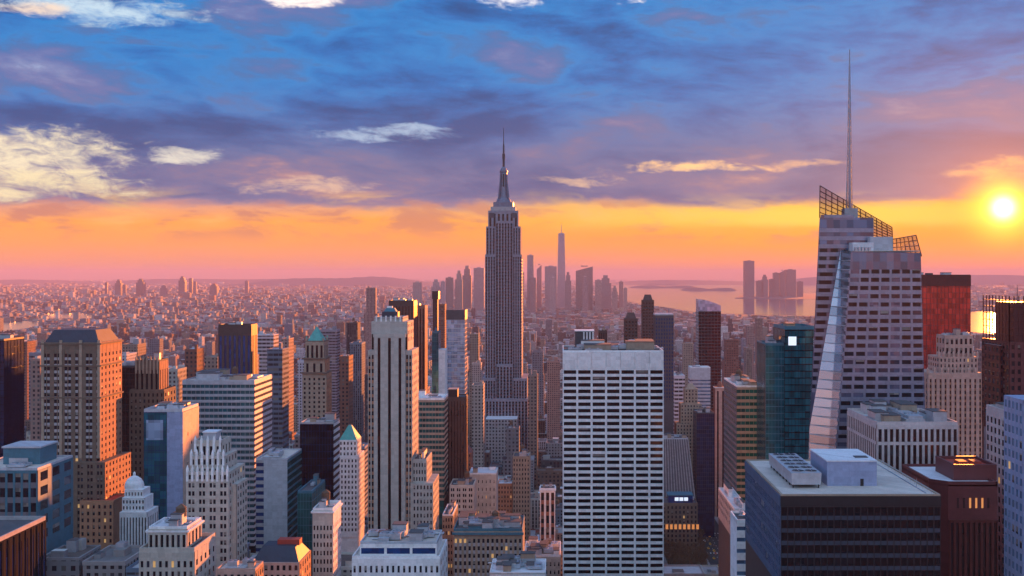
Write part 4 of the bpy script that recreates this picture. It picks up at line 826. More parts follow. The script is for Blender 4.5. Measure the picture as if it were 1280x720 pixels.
    x0, x1, z1 = block(b, 675, 694, 612, 780, 13, 'pink_stone', G(3, 8, wf=.6, hf=.68, mat='white_stone', span='red_brick', rc=.7, top=2), None, roof=dict(par='white_stone', clutter=2)); m = MB(); m.box(x0 - .6, x1 + .6, 779.2, 794, z1 - .9, z1 - .2, 'white_stone'); b.part('cornice', m); b.finish()
    b = Bld('stone_building', 'low cream building with dentil cornice and jumbled roof plant', 'the low jumbled-roof building', px=(654, 702), yt=684, yb=720, Y=640)
    block(b, 655, 701, 696, 640, 34, 'cream_stone', G(9, 4.6, wf=.36, hf=.5, mat='cream_stone', top=3), roof=dict(mat='gravel_roof', par='white_stone', clutter=14)); b.finish()
    b = Bld('office_block', 'flat white roof with vents just rising into the bottom edge before the low cream building', 'the flat white vented roof', px=(612, 682), yt=708, yb=720, Y=530)
    block(b, 612, 682, 717, 530, 26, 'white_stone', roof=dict(mat='white_roof', par='white_stone', ph=.6, clutter=10)); b.finish()
    b = Bld('brick_building', 'red-brown brick tower with a hipped top beside the dark brown shaft', 'the hip-roofed brick tower', px=(567, 592), yt=555, yb=605, Y=880)
    x0, x1, z1 = block(b, 567, 589, 566, 880, 16, 'red_brick', G(6, 3.6, wf=.4, mat='red_brick'), G(4, 3.6, mat='red_brick')); m = MB(); m.frust(x0, x1, 880, 896, z1, z1 + 7, 5, 6, 'maroon'); b.part('hipped_roof', m); b.finish()

def build_spire_tower():
    """art-deco giant in the middle: stepped base, ribbed shaft, tapering mast"""
    b = Bld('art_deco_skyscraper', 'tallest stone skyscraper in the middle, ribbed shaft stepping up to a mast', 'the tall ribbed skyscraper', cat='skyscraper', px=(600, 660), yt=160, yb=516, Y=1320)
    Y = 1320; u = Y / F
    def X(p): return wx(p, Y)
    def tier(p0, p1, yt, y0, y1, z0=0, nx=0, nside=9, foot=False, top=3):
        x0, x1, z1 = X(p0), X(p1), wz(yt, Y)
        b.body(x0, x1, y0, y1, z0, z1, 'esb_stone', foot)
        zl = max(z0, 40)
        if nx: b.strips('F', y0, x0, x1, zl, z1, nx, wf=.56, rc=.55, mat='esb_stone', glassm='glass_black', top=top, fh=3.8, span='esb_spandrel', hf=.55)
        if nx: b.strips('R', x1, y0, y1, zl, z1, nside, wf=.45, rc=.45, mat='esb_stone', glassm='glass_black', top=top, fh=3.8, span='esb_spandrel', hf=.55)
        return x0, x1, z1
    b.foot(X(594), X(666), Y - 16, Y + 60)
    tier(600, 660, 497, Y - 14, Y + 60, nx=15, nside=16); tier(603.5, 620, 472, Y - 9, Y + 54, nx=5, nside=14); tier(642, 659, 472, Y - 9, Y + 54, nx=5, nside=14)
    tier(621, 641, 455, Y - 7, Y + 50, nx=5, nside=12)
    tier(606.5, 619.5, 318, Y - 2, Y + 42, nx=4); tier(641, 652, 318, Y - 2, Y + 42, nx=4)
    tier(607, 651, 318, Y, Y + 40, nx=0)
    x0, x1 = X(619.5), X(641); b.strips('F', Y, x0, x1, 100, wz(276, Y), 6, wf=.60, rc=.55, mat='esb_stone', glassm='glass_black', top=3, fh=3.8, span='esb_spandrel', hf=.55)
    tier(607.5, 650.5, 283, Y + 1, Y + 39, nx=0)
    for p0, p1 in ((607.5, 619), (641, 650.5)): b.strips('F', Y + 1, X(p0), X(p1), wz(318, Y), wz(283, Y), 3, wf=.5, rc=.6, mat='esb_stone', glassm='glass_black', top=2, fh=3.8, span='esb_spandrel')
    b.strips('R', X(650.5), Y + 1, Y + 39, wz(318, Y), wz(283, Y), 8, wf=.5, rc=.4, mat='esb_stone', glassm='glass_black')
    tier(610, 647.5, 263, Y + 3, Y + 37, nx=0); b.strips('F', Y + 3, X(610), X(647.5), wz(283, Y), wz(263, Y), 7, wf=.45, rc=.5, mat='esb_stone', glassm='glass_black', top=4)
    b.strips('R', X(647.5), Y + 3, Y + 37, wz(283, Y), wz(263, Y), 7, wf=.45, rc=.4, mat='esb_stone', glassm='glass_black', top=4)
    cx = X(628.5); cyy = Y + 20
    m = MB(); z = wz(263, Y)
    m.box(X(613), X(644), Y + 5, Y + 35, z, wz(258, Y), 'grey_stone'); m.box(X(616), X(641), Y + 8, Y + 32, wz(258, Y), wz(252, Y), 'mast_metal'); m.lathe(cx, cyy, [(9.5, wz(252, Y)), (8.0, wz(248, Y)), (6.4, wz(245, Y))], 'mast_metal', 16); b.part('observation_deck', m)
    m = MB(); m.lathe(cx, cyy, [(6.2, wz(245, Y)), (5.0, wz(236, Y)), (4.5, wz(225, Y)), (4.2, wz(214, Y)), (4.9, wz(213.5, Y)), (4.9, wz(211.5, Y)), (3.9, wz(211, Y)), (3.2, wz(208.5, Y)), (1.4, wz(206.5, Y))], 'mast_metal', 16)
    for i in range(4): a = math.pi / 4 + i * math.pi / 2; m.hexa([(cx + math.cos(a + s) * r, cyy + math.sin(a + s) * r, zz) for zz, r0 in ((wz(247, Y), 8.6), (wz(216, Y), 4.9)) for s, r in ((-.12, 3.5), (-.12, r0), (.12, r0), (.12, 3.5))], 'mast_metal')
    b.part('mast', m)
    for i in range(8):
        a = i * math.pi / 4 - math.pi / 2; m = MB(); r = 4.62; c, s = math.cos(a), math.sin(a); m.hexa([(cx + c * (r + dr) - s * w, cyy + s * (r + dr) + c * w, zz) for zz in (wz(232, Y), wz(216, Y)) for dr, w in ((.3 if zz < wz(225, Y) else -.2, -.8), (.3 if zz < wz(225, Y) else -.2, .8), (-.6, .8), (-.6, -.8))], 'glass_black'); b.part('mast_window', m)
    m = MB(); prof = [(1.3, wz(207, Y)), (1.3, wz(197, Y)), (1.75, wz(196.5, Y)), (1.75, wz(190, Y)), (1.0, wz(189.5, Y)), (.9, wz(178, Y)), (.5, wz(177, Y)), (.35, wz(160, Y)), (.05, wz(156, Y))]; m.lathe(cx, cyy, prof, 'dark_grey', 8)
    for k in range(9): zz = wz(205 - k * 3, Y); m.box(cx - 1.9, cx + 1.9, cyy - .15, cyy + .15, zz, zz + .3, 'dark_grey')
    b.part('antenna', m)
    for p in (614.5, 642.5):
        m = MB(); m.box(X(p) - 3.2, X(p) + 3.2, Y + 2.2, Y + 3, wz(272, Y), wz(266, Y), 'esb_spandrel'); b.part('crown_window', m)
    m = MB(); m.box(X(610), X(648), Y - 44, Y - 14.6, 0, wz(522, Y - 30), 'grey_stone', top='white_roof'); b.part('low_wing', m); b.grid('F', Y - 44, X(610), X(648), 10, wz(522, Y - 30) - .1, 10, 3.8, mat='grey_stone'); b.foot(X(600), X(660), Y - 44, Y - 14)
    b.finish()

def build_faceted_tower():
    """leaning, faceted glass tower with open glass crowns and a lattice spire"""
    b = Bld('faceted_glass_tower', 'tall faceted glass tower with slanted transparent crown and a lattice spire', 'the faceted glass tower', cat='skyscraper', px=(1012, 1160), yt=60, yb=580, Y=490)
    YB, YA, YK = 490.0, 504.0, 552.0
    def P(px, py, Y): return (wx(px, Y), Y, wz(py, Y))
    def lerp(a, c, t): return tuple(a[i] + (c[i] - a[i]) * t for i in range(3))
    # right-hand mass B (front face in the plane Y=490)
    TL, TR = P(1064, 314, YB), P(1151, 316, YB)
    BL, BR = P(1045, 556, YB), P(1157.5, 556, YB)
    e = lerp(TL, BL, 1.0 + wz(556, YB) / (TL[2] - BL[2])); f_ = lerp(TR, BR, 1.0 + wz(556, YB) / (TR[2] - BR[2])); BL0 = (e[0], YB, 0.0); BR0 = (f_[0], YB, 0.0)
    # left outer edge, plane YA
    OT = P(1024.5, 272, YA); OB = P(1011, 556, YA); e = lerp(OT, OB, 1.0 + OB[2] / (OT[2] - OB[2])); OB0 = (e[0], YA, 0.0)
    w = b.wall
    def back(p, dx=0): return ((p[0] * YK / YA + .4) if p[0] < P(1040, 500, YA)[0] else p[0], YK, p[2])
    # B mass
    for q in ([BL0, BR0, TR, TL], [BR0, back(BR0), back(TR), TR], [TL, TR, back(TR), back(TL)]): w.poly(q, 'glass_lav')
    # A mass behind / left
    A_r = P(1092, 272, YA)
    FT = P(1051, 312, YA)                         # top of the facet on A
    e = lerp(OT, OB0, 0); t520 = (OT[2] - wz(535, YA)) / OT[2]; FB = lerp(OT, OB0, t520)
    w.poly([FB, lerp(FB, FT, 1.0), FT, (A_r[0], YA, FT[2]), A_r, OT], 'glass_lav'); w.poly([OB0, OT, back(OT), back(OB0)][::-1], 'glass_lav')
    w.poly([OT, A_r, back(A_r), back(OT)], 'tar_roof'); w.poly([A_r, (A_r[0], YA, FT[2] - 20), (A_r[0], YK, FT[2] - 20), back(A_r)], 'glass_lav'); w.poly([back(OB0), back(OT), back(A_r), back(TR), back(BR0)], 'glass_lav')
    b.foot(OB0[0] - 2, BR0[0] + 2, YB, YK)
    # facet between the two, catching the open sky
    m = MB(); m.poly([OB0, BL0, TL, FT, FB], 'glass_silver')
    fo = b.part('facet', m); m = MB()
    for k in range(1, 62):
        z = TL[2] - k * 4.1
        if z < 40: break
        def on(a, c): t = (a[2] - z) / (a[2] - c[2]); return lerp(a, c, t)
        rr = on(TL, BL0); ll = on(FT, FB) if z > FB[2] else on(FB, OB0)
        m.hexa([(ll[0], ll[1] - .25, z), (rr[0], rr[1] - .25, z), (rr[0], rr[1] + .1, z), (ll[0], ll[1] + .1, z), (ll[0], ll[1] - .25, z + .35), (rr[0], rr[1] - .25, z + .35), (rr[0], rr[1] + .1, z + .35), (ll[0], ll[1] + .1, z + .35)], 'pale_panel')
    m.build('floor_line', fo)
    # spandrels / windows of B
    fh = 3.6; z0 = TL[2] - 8
    for k in range(0, 54):
        zt = z0 - k * fh; t = (TL[2] - zt) / TL[2]; xl = TL[0] + (BL0[0] - TL[0]) * t; xr = TR[0] + (BR0[0] - TR[0]) * t
        if zt < 90: break
        w.box(xl + .1, xr - .1, YB - .22, YB + .1, zt - fh, zt - fh * .50, 'facet_panel')
        n = 7; pit = (xr - xl) / n
        for i in range(n):
            c = xl + (i + .5) * pit
            b.wins.append(('F', YB - .02, c, zt - fh * .25, pit * .72, fh * .5, b.pick(.06, .0, None) if b.rnd.random() < .85 else 'glass_lav'))
            w.box(xl + i * pit - pit * .09, xl + i * pit + pit * .09, YB - .2, YB + .1, zt - fh * .5 + .003, zt - .003, 'facet_panel')
    # windows of A's visible face
    for k in range(0, 52):
        zt = OT[2] - 3 - k * fh
        t = (OT[2] - zt) / OT[2]; xl = OT[0] + (OB0[0] - OT[0]) * t
        if zt - fh < FB[2] + 4: break
        xr = A_r[0] if zt > FT[2] + fh else FT[0] + (FB[0] - FT[0]) * (FT[2] - zt + fh) / (FT[2] - FB[2])
        if xr - xl < 1.5: break
        w.box(xl + .1, xr - .1, YA - .2, YA + .1, zt - fh, zt - fh * .5, 'facet_panel'); n = max(1, int((xr - xl) / 4.2)); pit = (xr - xl) / n
        for i in range(n): b.wins.append(('F', YA - .02, xl + (i + .5) * pit, zt - fh * .25, pit * .7, fh * .46, 'glass_lav' if zt > FT[2] + 4 else 'glass_dark'))
    # stepped solid tops behind the screens
    m = MB(); zr = OT[2]; xq = back(OT)[0]; xr_ = wx(1070, YA); zq = wz(268, YA); m.hexa([(OT[0] + 1.2, YA + 3, zr), (xr_, YA + 3, zr), (xr_, YK - 4, zr), (xq + .3, YK - 4, zr), (OT[0] + 1.2, YA + 3, zq), (xr_, YA + 3, zq), (xr_, YK - 4, zq), (xq + .3, YK - 4, zq)], 'facet_panel'); m.box(wx(1070, YA), wx(1088, YA), YA + 5, YK - 4, zr - .5, wz(277, YA), 'grey_stone'); b.part('roof_step', m)
    m = MB(); xa, xb = wx(1066, 497), wx(1092, 497); m.box(xa, xb, 497, 510, TL[2] + .05, wz(303, 497), 'white_roof'); b.part('rooftop_box', m)
    m = MB(); m.box(wx(1088, 499), wx(1116, 499), 499, 520, TL[2] + .05, wz(296, 499), 'pale_panel'); b.part('rooftop_box', m)
    m = MB(); m.box(wx(1068, 494), wx(1150, 494), 494, 550, TL[2] + .02, TL[2] + .35, 'gravel_roof'); b.part('roof', m)
    for i in range(5): m = MB(); a = wx(1070 + i * 4.2, 495); m.box(a - .5, a + .5, 494.6, 496, TL[2] + .36, TL[2] + 1.9, 'steel'); b.part('cooling_unit', m)
    # transparent glass crowns
    def screen(pts_bottom, pts_top, nv, nh):
        m = MB(); a0, a1 = pts_bottom; c0, c1 = pts_top
        for i in range(nv + 1):
            t = i / nv; m.bar(lerp(a0, a1, t), lerp(c0, c1, t), .22, 'bronze_metal')
        for k in range(nh + 1):
            t = k / nh; m.bar(lerp(a0, c0, t), lerp(a1, c1, t), .20, 'bronze_metal')
        o = b.part('crown_screen', m); g = MB()
        q = [a0, a1, c1, c0]; g.hexa([(p[0], p[1] + .35, p[2]) for p in (a0, a1)] + [(p[0], p[1] + .42, p[2]) for p in (a1, a0)] + [(p[0], p[1] + .35, p[2]) for p in (c0, c1)] + [(p[0], p[1] + .42, p[2]) for p in (c1, c0)], 'glass_screen'); g.build('screen_glass', o)
    YS = YK - 3
    screen((P(1024.5, 272, YA), P(1116, 302, YS)), (P(1025, 232, YA), P(1115, 284, YS)), 13, 6)
    screen((P(1116, 320, YS), P(1152, 320, 500)), (P(1116, 299, YS), P(1145, 294, 500)), 6, 4)
    # lattice spire
    cx, cyy = wx(1062, 518), 518.0; zb_, ztp = wz(262, 518), wz(62, 518); H = ztp - zb_; m = MB(); n = 26
    for i in range(n):
        t0, t1 = i / n, (i + 1) / n; r0, r1 = 1.35 * (1 - t0) + .12, 1.35 * (1 - t1) + .12; za, zc = zb_ + H * t0, zb_ + H * t1
        cs0 = [(cx + r0 * math.cos(q), cyy + r0 * math.sin(q), za) for q in (math.pi / 6, 5 * math.pi / 6, 1.5 * math.pi)]; cs1 = [(cx + r1 * math.cos(q), cyy + r1 * math.sin(q), zc) for q in (math.pi / 6, 5 * math.pi / 6, 1.5 * math.pi)]
        for j in range(3): m.bar(cs0[j], cs1[j], .24 * (1 - t0) + .12, 'steel'); m.bar(cs0[j], cs1[(j + 1) % 3], .12, 'steel'); m.bar(cs1[j], cs1[(j + 1) % 3], .12, 'steel')
    m.bar((cx, cyy, zb_), (cx, cyy, ztp), .55, 'steel', .12, 6); b.part('spire', m)
    m = MB(); m.box(cx - 3, cx + 3, cyy - 3, cyy + 3, zb_ - 12, zb_ + .5, 'grey_stone'); b.part('spire_base', m)
    b.finish()

# ------------------------------------------------------------------ setting
def gp(px, py, z=0.0):
    Y = CZ * F / (py - HY); return (wx(px, Y), Y, z)
BAY = [gp(*p) for p in ((768, 366), (776, 374), (800, 380), (838, 385), (868, 390), (905, 392), (960, 394), (1020, 395), (1090, 399), (1160, 409), (1300, 424), (1420, 440), (1420, 395), (1160, 387), (1075, 378), (1040, 372), (1030, 352), (1000, 350), (772, 351.5))]
RIV = [[gp(*p) for p in ((-120, 424), (0, 415), (30, 411), (56, 406), (59, 401), (30, 401), (-120, 406))], [gp(*p) for p in ((58, 398), (118, 398), (121, 393), (92, 391), (58, 392))], [gp(*p) for p in ((60, 388.5), (90, 388.5), (88, 386.5), (60, 386.6))]]
def inside(pt, poly):
    x, y = pt; r = False; j = len(poly) - 1
    for i in range(len(poly)):
        xi, yi = poly[i][:2]; xj, yj = poly[j][:2]
        if (yi > y) != (yj > y) and x < (xj - xi) * (y - yi) / (yj - yi) + xi: r = not r
        j = i
    return r
def in_water(x, y): return inside((x, y), BAY) or any(inside((x, y), q) for q in RIV)

def setting_mats():
    m, g, b = base_mat('water')
    p = g.new('ShaderNodeNewGeometry').outputs['Position']
    b.inputs['Base Color'].default_value = (.02, .035, .05, 1); b.inputs['Roughness'].default_value = .12; b.inputs['IOR'].default_value = 1.33; b.inputs['Specular IOR Level'].default_value = .9
    x, y, z = g.sep(p); n = g.noise(g.vec(g.m('MULTIPLY', x, .02), g.m('MULTIPLY', y, .006)), 1.0, 4)
    bp = g.new('ShaderNodeBump'); bp.inputs['Strength'].default_value = .08; bp.inputs['Distance'].default_value = 2.0; g.put(bp.inputs['Height'], n); g.put(b.inputs['Normal'], bp.outputs[0])
    m, g, b = base_mat('glass_screen')
    b.inputs['Base Color'].default_value = (.5, .22, .16, 1); b.inputs['Alpha'].default_value = .34; b.inputs['Roughness'].default_value = .1
    m = bpy.data.materials.new('haze_air'); m.use_nodes = True; MATS['haze_air'] = m; t = m.node_tree; t.nodes.clear()
    v = t.nodes.new('ShaderNodeVolumePrincipled'); v.inputs['Color'].default_value = HAZE_COL + (1,); v.inputs['Density'].default_value = HAZE_DENS; v.inputs['Anisotropy'].default_value = HAZE_G
    o = t.nodes.new('ShaderNodeOutputMaterial'); t.links.new(v.outputs[0], o.inputs['Volume'])

HAZE_DENS, HAZE_COL, HAZE_G = 3.2e-5, (1.0, .66, .70), -.24
AVE = [150 + 280 * k for k in range(-14, 16)]
def build_setting():
    m = MB(); m.poly([(-60000, -3000, 0), (60000, -3000, 0), (60000, 62000, 0), (-60000, 62000, 0)], 'land'); tag(m.build('ground'), kind='structure')
    m = MB(); m.poly([(p[0], p[1], .6) for p in BAY], 'water')
    for q in RIV: m.poly([(p[0], p[1], .6) for p in q], 'water')
    tag(m.build('water'), kind='structure')
    # roads: avenues run away from the viewer, streets across
    m = MB()
    for a in AVE:
        if abs(a) < 2600: m.poly([(a - 15, 300, .05), (a + 15, 300, .05), (a + 15, 4600, .05), (a - 15, 4600, .05)], 'asphalt')
    for k in range(52):
        y = 420 + 80 * k; m.poly([(-2600, y - 9, .03), (2600, y - 9, .03), (2600, y + 9, .03), (-2600, y + 9, .03)], 'asphalt')
    tag(m.build('road'), kind='structure')
    m = MB()
    for a in AVE[10:20]:
        for off in (-5, 0, 5):
            y = 700
            while y < 1700: m.poly([(a + off - .12, y, .09), (a + off + .12, y, .09), (a + off + .12, y + 4, .09), (a + off - .12, y + 4, .09)], 'paint_line'); y += 11
        for k in range(3, 14):
            for i in range(9): q = a - 12 + i * 3; m.poly([(q - .5, 420 + 80 * k - 14, .09), (q + .5, 420 + 80 * k - 14, .09), (q + .5, 420 + 80 * k - 10.5, .09), (q - .5, 420 + 80 * k - 10.5, .09)], 'paint_line')
    tag(m.build('road_markings'), kind='structure')
    m = MB()
    for a in AVE[8:22]:
        for k in range(0, 26):
            y = 429 + 80 * k; m.box(a + 15, a + 265, y, y + 62, -.2, .15, 'paving')
    tag(m.build('pavement'), kind='structure')
    # distant land and hills
    def ridge(name, x0, x1, Y, w, hs, seed):
        r = random.Random(seed); m = MB(); n = 60; prev = None
        for i in range(n + 1):
            t = i / n; x = x0 + (x1 - x0) * t; h = hs * max(.02, math.sin(math.pi * t)) ** .5 * (.62 + .22 * math.sin(7.3 * t + seed) + .12 * math.sin(19 * t + 2 * seed) + .06 * r.random())
            ring = [(x, Y, -1), (x, Y + w * .3, h * .6), (x, Y + w * .5, h), (x, Y + w * .7, h * .7), (x, Y + w, -1)]
            if prev:
                for j in range(4): m.poly([prev[j], ring[j], ring[j + 1], prev[j + 1]], 'hill')
            prev = ring
        o = m.build(name); o['kind'] = 'structure'
        for pl in o.data.polygons: pl.use_smooth = True
    ridge('hills', wx(760, 30000), wx(1500, 30000), 30000, 5000, 330, 3); ridge('hills', wx(240, 27000), wx(640, 27000), 27000, 5000, 250, 5); ridge('hills', wx(-150, 33000), wx(420, 33000), 33000, 5000, 215, 8)
    m = MB(); m.poly([gp(918, 373.5, 1.5), gp(960, 374, 1.5), gp(1045, 374, 1.5), gp(1045, 367, 1.5), gp(985, 367, 1.5), gp(925, 368.5, 1.5)], 'land'); tag(m.build('land'), kind='structure')
    for nm, p0, p1, py in (('island', 788, 875, 360), ('island', 855, 925, 363.5), ('island', 805, 850, 356.5)):
        a, c = gp(p0, py), gp(p1, py); L = c[0] - a[0]; m = MB(); n = 14
        for i in range(n):
            t0, t1 = i / n, (i + 1) / n; h0, h1 = 70 * math.sin(math.pi * t0) ** .6 * (.7 + .3 * math.sin(9 * t0)), 70 * math.sin(math.pi * t1) ** .6 * (.7 + .3 * math.sin(9 * t1))
            m.hexa([(a[0] + L * t0, a[1], -1), (a[0] + L * t1, a[1], -1), (a[0] + L * t1, a[1] + 900, -1), (a[0] + L * t0, a[1] + 900, -1), (a[0] + L * t0, a[1] + 200, h0), (a[0] + L * t1, a[1] + 200, h1), (a[0] + L * t1, a[1] + 700, h1), (a[0] + L * t0, a[1] + 700, h0)], 'hill')
        tag(m.build(nm), kind='structure')

# ------------------------------------------------------------------ the ordinary city
TINTS = [('red brick', (.25, .11, .085), 11), ('brown brick', (.15, .105, .085), 11), ('tan', (.34, .27, .22), 12), ('limestone', (.44, .41, .38), 15), ('grey', (.25, .25, .28), 17), ('white', (.66, .65, .66), 14), ('charcoal', (.06, .06, .07), 6), ('pink-brown', (.38, .25, .21), 12), ('blue-grey', (.17, .23, .31), 8), ('teal', (.05, .16, .19), 3)]
ROOFS = [((.10, .10, .105), 5), ((.30, .29, .29), 4), ((.55, .54, .55), 3), ((.70, .71, .74), 2), ((.24, .10, .07), 1), ((.16, .13, .11), 3)]
def wpick(r, seq):
    t = sum(q[-1] for q in seq); x = r.random() * t
    for q in seq:
        x -= q[-1]
        if x <= 0: return q
    return seq[-1]
def jit(r, c, k=.18): f = .82 * (1 + r.uniform(-k, k)); return tuple(min(.85, v * f * (1 + r.uniform(-.06, .06))) for v in c)

def hides_water(px, Y, z):
    py = HY + (CZ - z) / Y * F
    return py > HY + 6 and py < 430 and in_water(*gp(px, py)[:2])

def lay_out_city():
    FOOT.append((94, 134, 945, 1052)); FOOT.append((126, 134, 1050, 1110)); SEEN.append((830, 910, 640, 722, 985))
    r = random.Random(5); out = []
    def clash(x0, x1, y0, y1, mg=2.0): return any(x0 < f[1] + mg and x1 > f[0] - mg and y0 < f[3] + mg and y1 > f[2] - mg for f in FOOT)
    def caps(x0, x1, Y, z):
        pa, pb = VX + x0 / Y * F, VX + x1 / Y * F
        for s in SEEN:
            if s[4] > Y and pa < s[1] + 1 and pb > s[0] - 1: z = min(z, wz(s[3] - 3, Y) if Y > 900 else wz(s[3] + 1, Y + 30) - 6)
        return z
    for k in range(0, 53):
        ys = 429 + 80 * k
        for a in AVE:
            lo, hi = a + 18, a + 262
            for half in (0, 1):
                Y = ys + 2 + half * 31; x = lo
                if wx(-60, Y) > hi or wx(1340, Y) < lo: continue
                while x < hi - 10:
                    w = r.choice((8, 10, 12, 15, 18, 22, 26, 32) if Y > 900 else (14, 18, 22, 26, 30, 38)) * r.uniform(.85, 1.15)
                    if x + w > hi - 9: w = hi - x
                    x0, x1 = x + .2, x + w - .3; x += w
                    if wx(-40, Y + 28) > x1 or wx(1320, Y) < x0: continue
                    D = 28 if r.random() < .8 else 24
                    pc = VX + (x0 + x1) / 2 / Y * F
                    if clash(x0, x1, Y, Y + D): continue
                    if Y < 760: z = wz(r.uniform(655, 800), Y)
                    elif Y < 1300: z = math.exp(r.gauss(math.log(40 if x0 > -150 else 55), .42))
                    elif Y < 2200: z = math.exp(r.gauss(math.log(32), .42))
                    else: z = math.exp(r.gauss(math.log(23), .42)) + (r.random() < .02) * r.uniform(25, 60)
                    if r.random() < .35 and w < 24: z *= .6
                    z = min(max(z, 12), 150); z = caps(x0, x1, Y, z)
                    z = min(z, wz(470 if Y < 900 else 452 if Y < 1500 else 420 if Y < 2400 else 398, Y) if Y > 760 else 999)
                    if z < 8 or in_water((x0 + x1) / 2, Y) or hides_water(pc, Y, z): continue
                    if Y > 4400 and r.random() < .3: continue
                    out.append(dict(x0=x0, x1=x1, y0=Y, y1=Y + D, z=z))
    # taller neighbours that stand out of the mass: picture extents, top, distance, tint, wall
    for p0, p1, yt, Y, ti, st in ((152, 172, 431, 1150, 2, 0), (139, 158, 444, 1000, 5, 0), (231, 246, 437, 1180, 0, 0), (205, 222, 463, 1000, 3, 0), (318, 342, 419, 1350, 5, 1), (334, 353, 437, 1010, 8, 1), (352, 361, 424, 1300, 7, 0), (398, 421, 413, 1600, 4, 1), (433, 447, 404, 1650, 6, 2), (455, 472, 360, 2900, 7, 2), (437, 452, 430, 1250, 8, 2),
                                  (549, 556, 381, 1720, 0, 0), (586, 600, 418, 1700, 2, 0), (590, 601, 455, 1500, 3, 0), (664, 680, 440, 1700, 4, 0), (684, 700, 452, 1500, 7, 0), (931, 945, 408, 2100, 7, 0), (946, 953, 398, 2500, 7, 2), (905, 925, 425, 1900, 0, 0), (852, 868, 430, 1900, 2, 0), (843, 856, 470, 1300, 5, 1), (372, 380, 452, 1150, 5, 0),
                                  (256, 272, 447, 1250, 2, 0), (38, 50, 450, 1000, 7, 0), (10, 34, 428, 1500, 0, 0), (36, 52, 442, 1300, 4, 1), (186, 200, 424, 1900, 4, 0), (296, 316, 446, 1150, 4, 0), (660, 672, 470, 1250, 2, 0), (590, 604, 482, 1180, 3, 0), (1232, 1247, 440, 1000, 7, 0), (1214, 1230, 452, 1100, 3, 0), (424, 436, 446, 1150, 0, 0), (456, 462, 470, 900, 6, 0)):
        x0, x1, D = wx(p0, Y), wx(p1, Y), 24
        out = [q for q in out if not (q['x0'] < x1 + 1 and q['x1'] > x0 - 1 and q['y0'] < Y + D + 1 and q['y1'] > Y - 1)]
        if not clash(x0, x1, Y, Y + D, .5): out.append(dict(x0=x0, x1=x1, y0=Y, y1=Y + D, z=wz(yt, Y), tint=ti, style=st, keep=True))
    return out

def visible_area(city):
    W, H = 640, 360; buf = -np.ones((H, W), int); cnt = {}
    items = [(q['y0'], i) for i, q in enumerate(city)] + [(s[4], -2 - j) for j, s in enumerate(SEEN)]
    for Y, i in sorted(items, reverse=True):
        if i >= 0:
            q = city[i]; quads = []
            for YY in (q['y1'], q['y0']): quads.append((VX + q['x0'] / YY * F, VX + q['x1'] / YY * F, HY + (CZ - q['z']) / YY * F, HY + CZ / YY * F))
            pa, pb = min(quads[0][0], quads[1][0]), max(quads[0][1], quads[1][1])
            for (a, c, t, bt) in ((pa, pb, (quads[0][2] + quads[1][2]) / 2, quads[1][3]), quads[1]):
                X0, X1, T, B = int(a / 2), int(math.ceil(c / 2)), int(t / 2), int(bt / 2) + 1
                buf[max(0, T):max(0, B), max(0, X0):max(0, X1)] = i
        else:
            s = SEEN[-2 - i]; buf[max(0, int(s[2] / 2)):, max(0, int(s[0] / 2)):max(0, int(s[1] / 2))] = -1
    ids, n = np.unique(buf[buf >= 0], return_counts=True); ctr = {}
    for i in ids:
        yy, xx = np.where(buf == i); ctr[int(i)] = (float(xx.mean() * 2), float(yy.mean() * 2))
    return dict(zip(ids.tolist(), n.tolist())), ctr

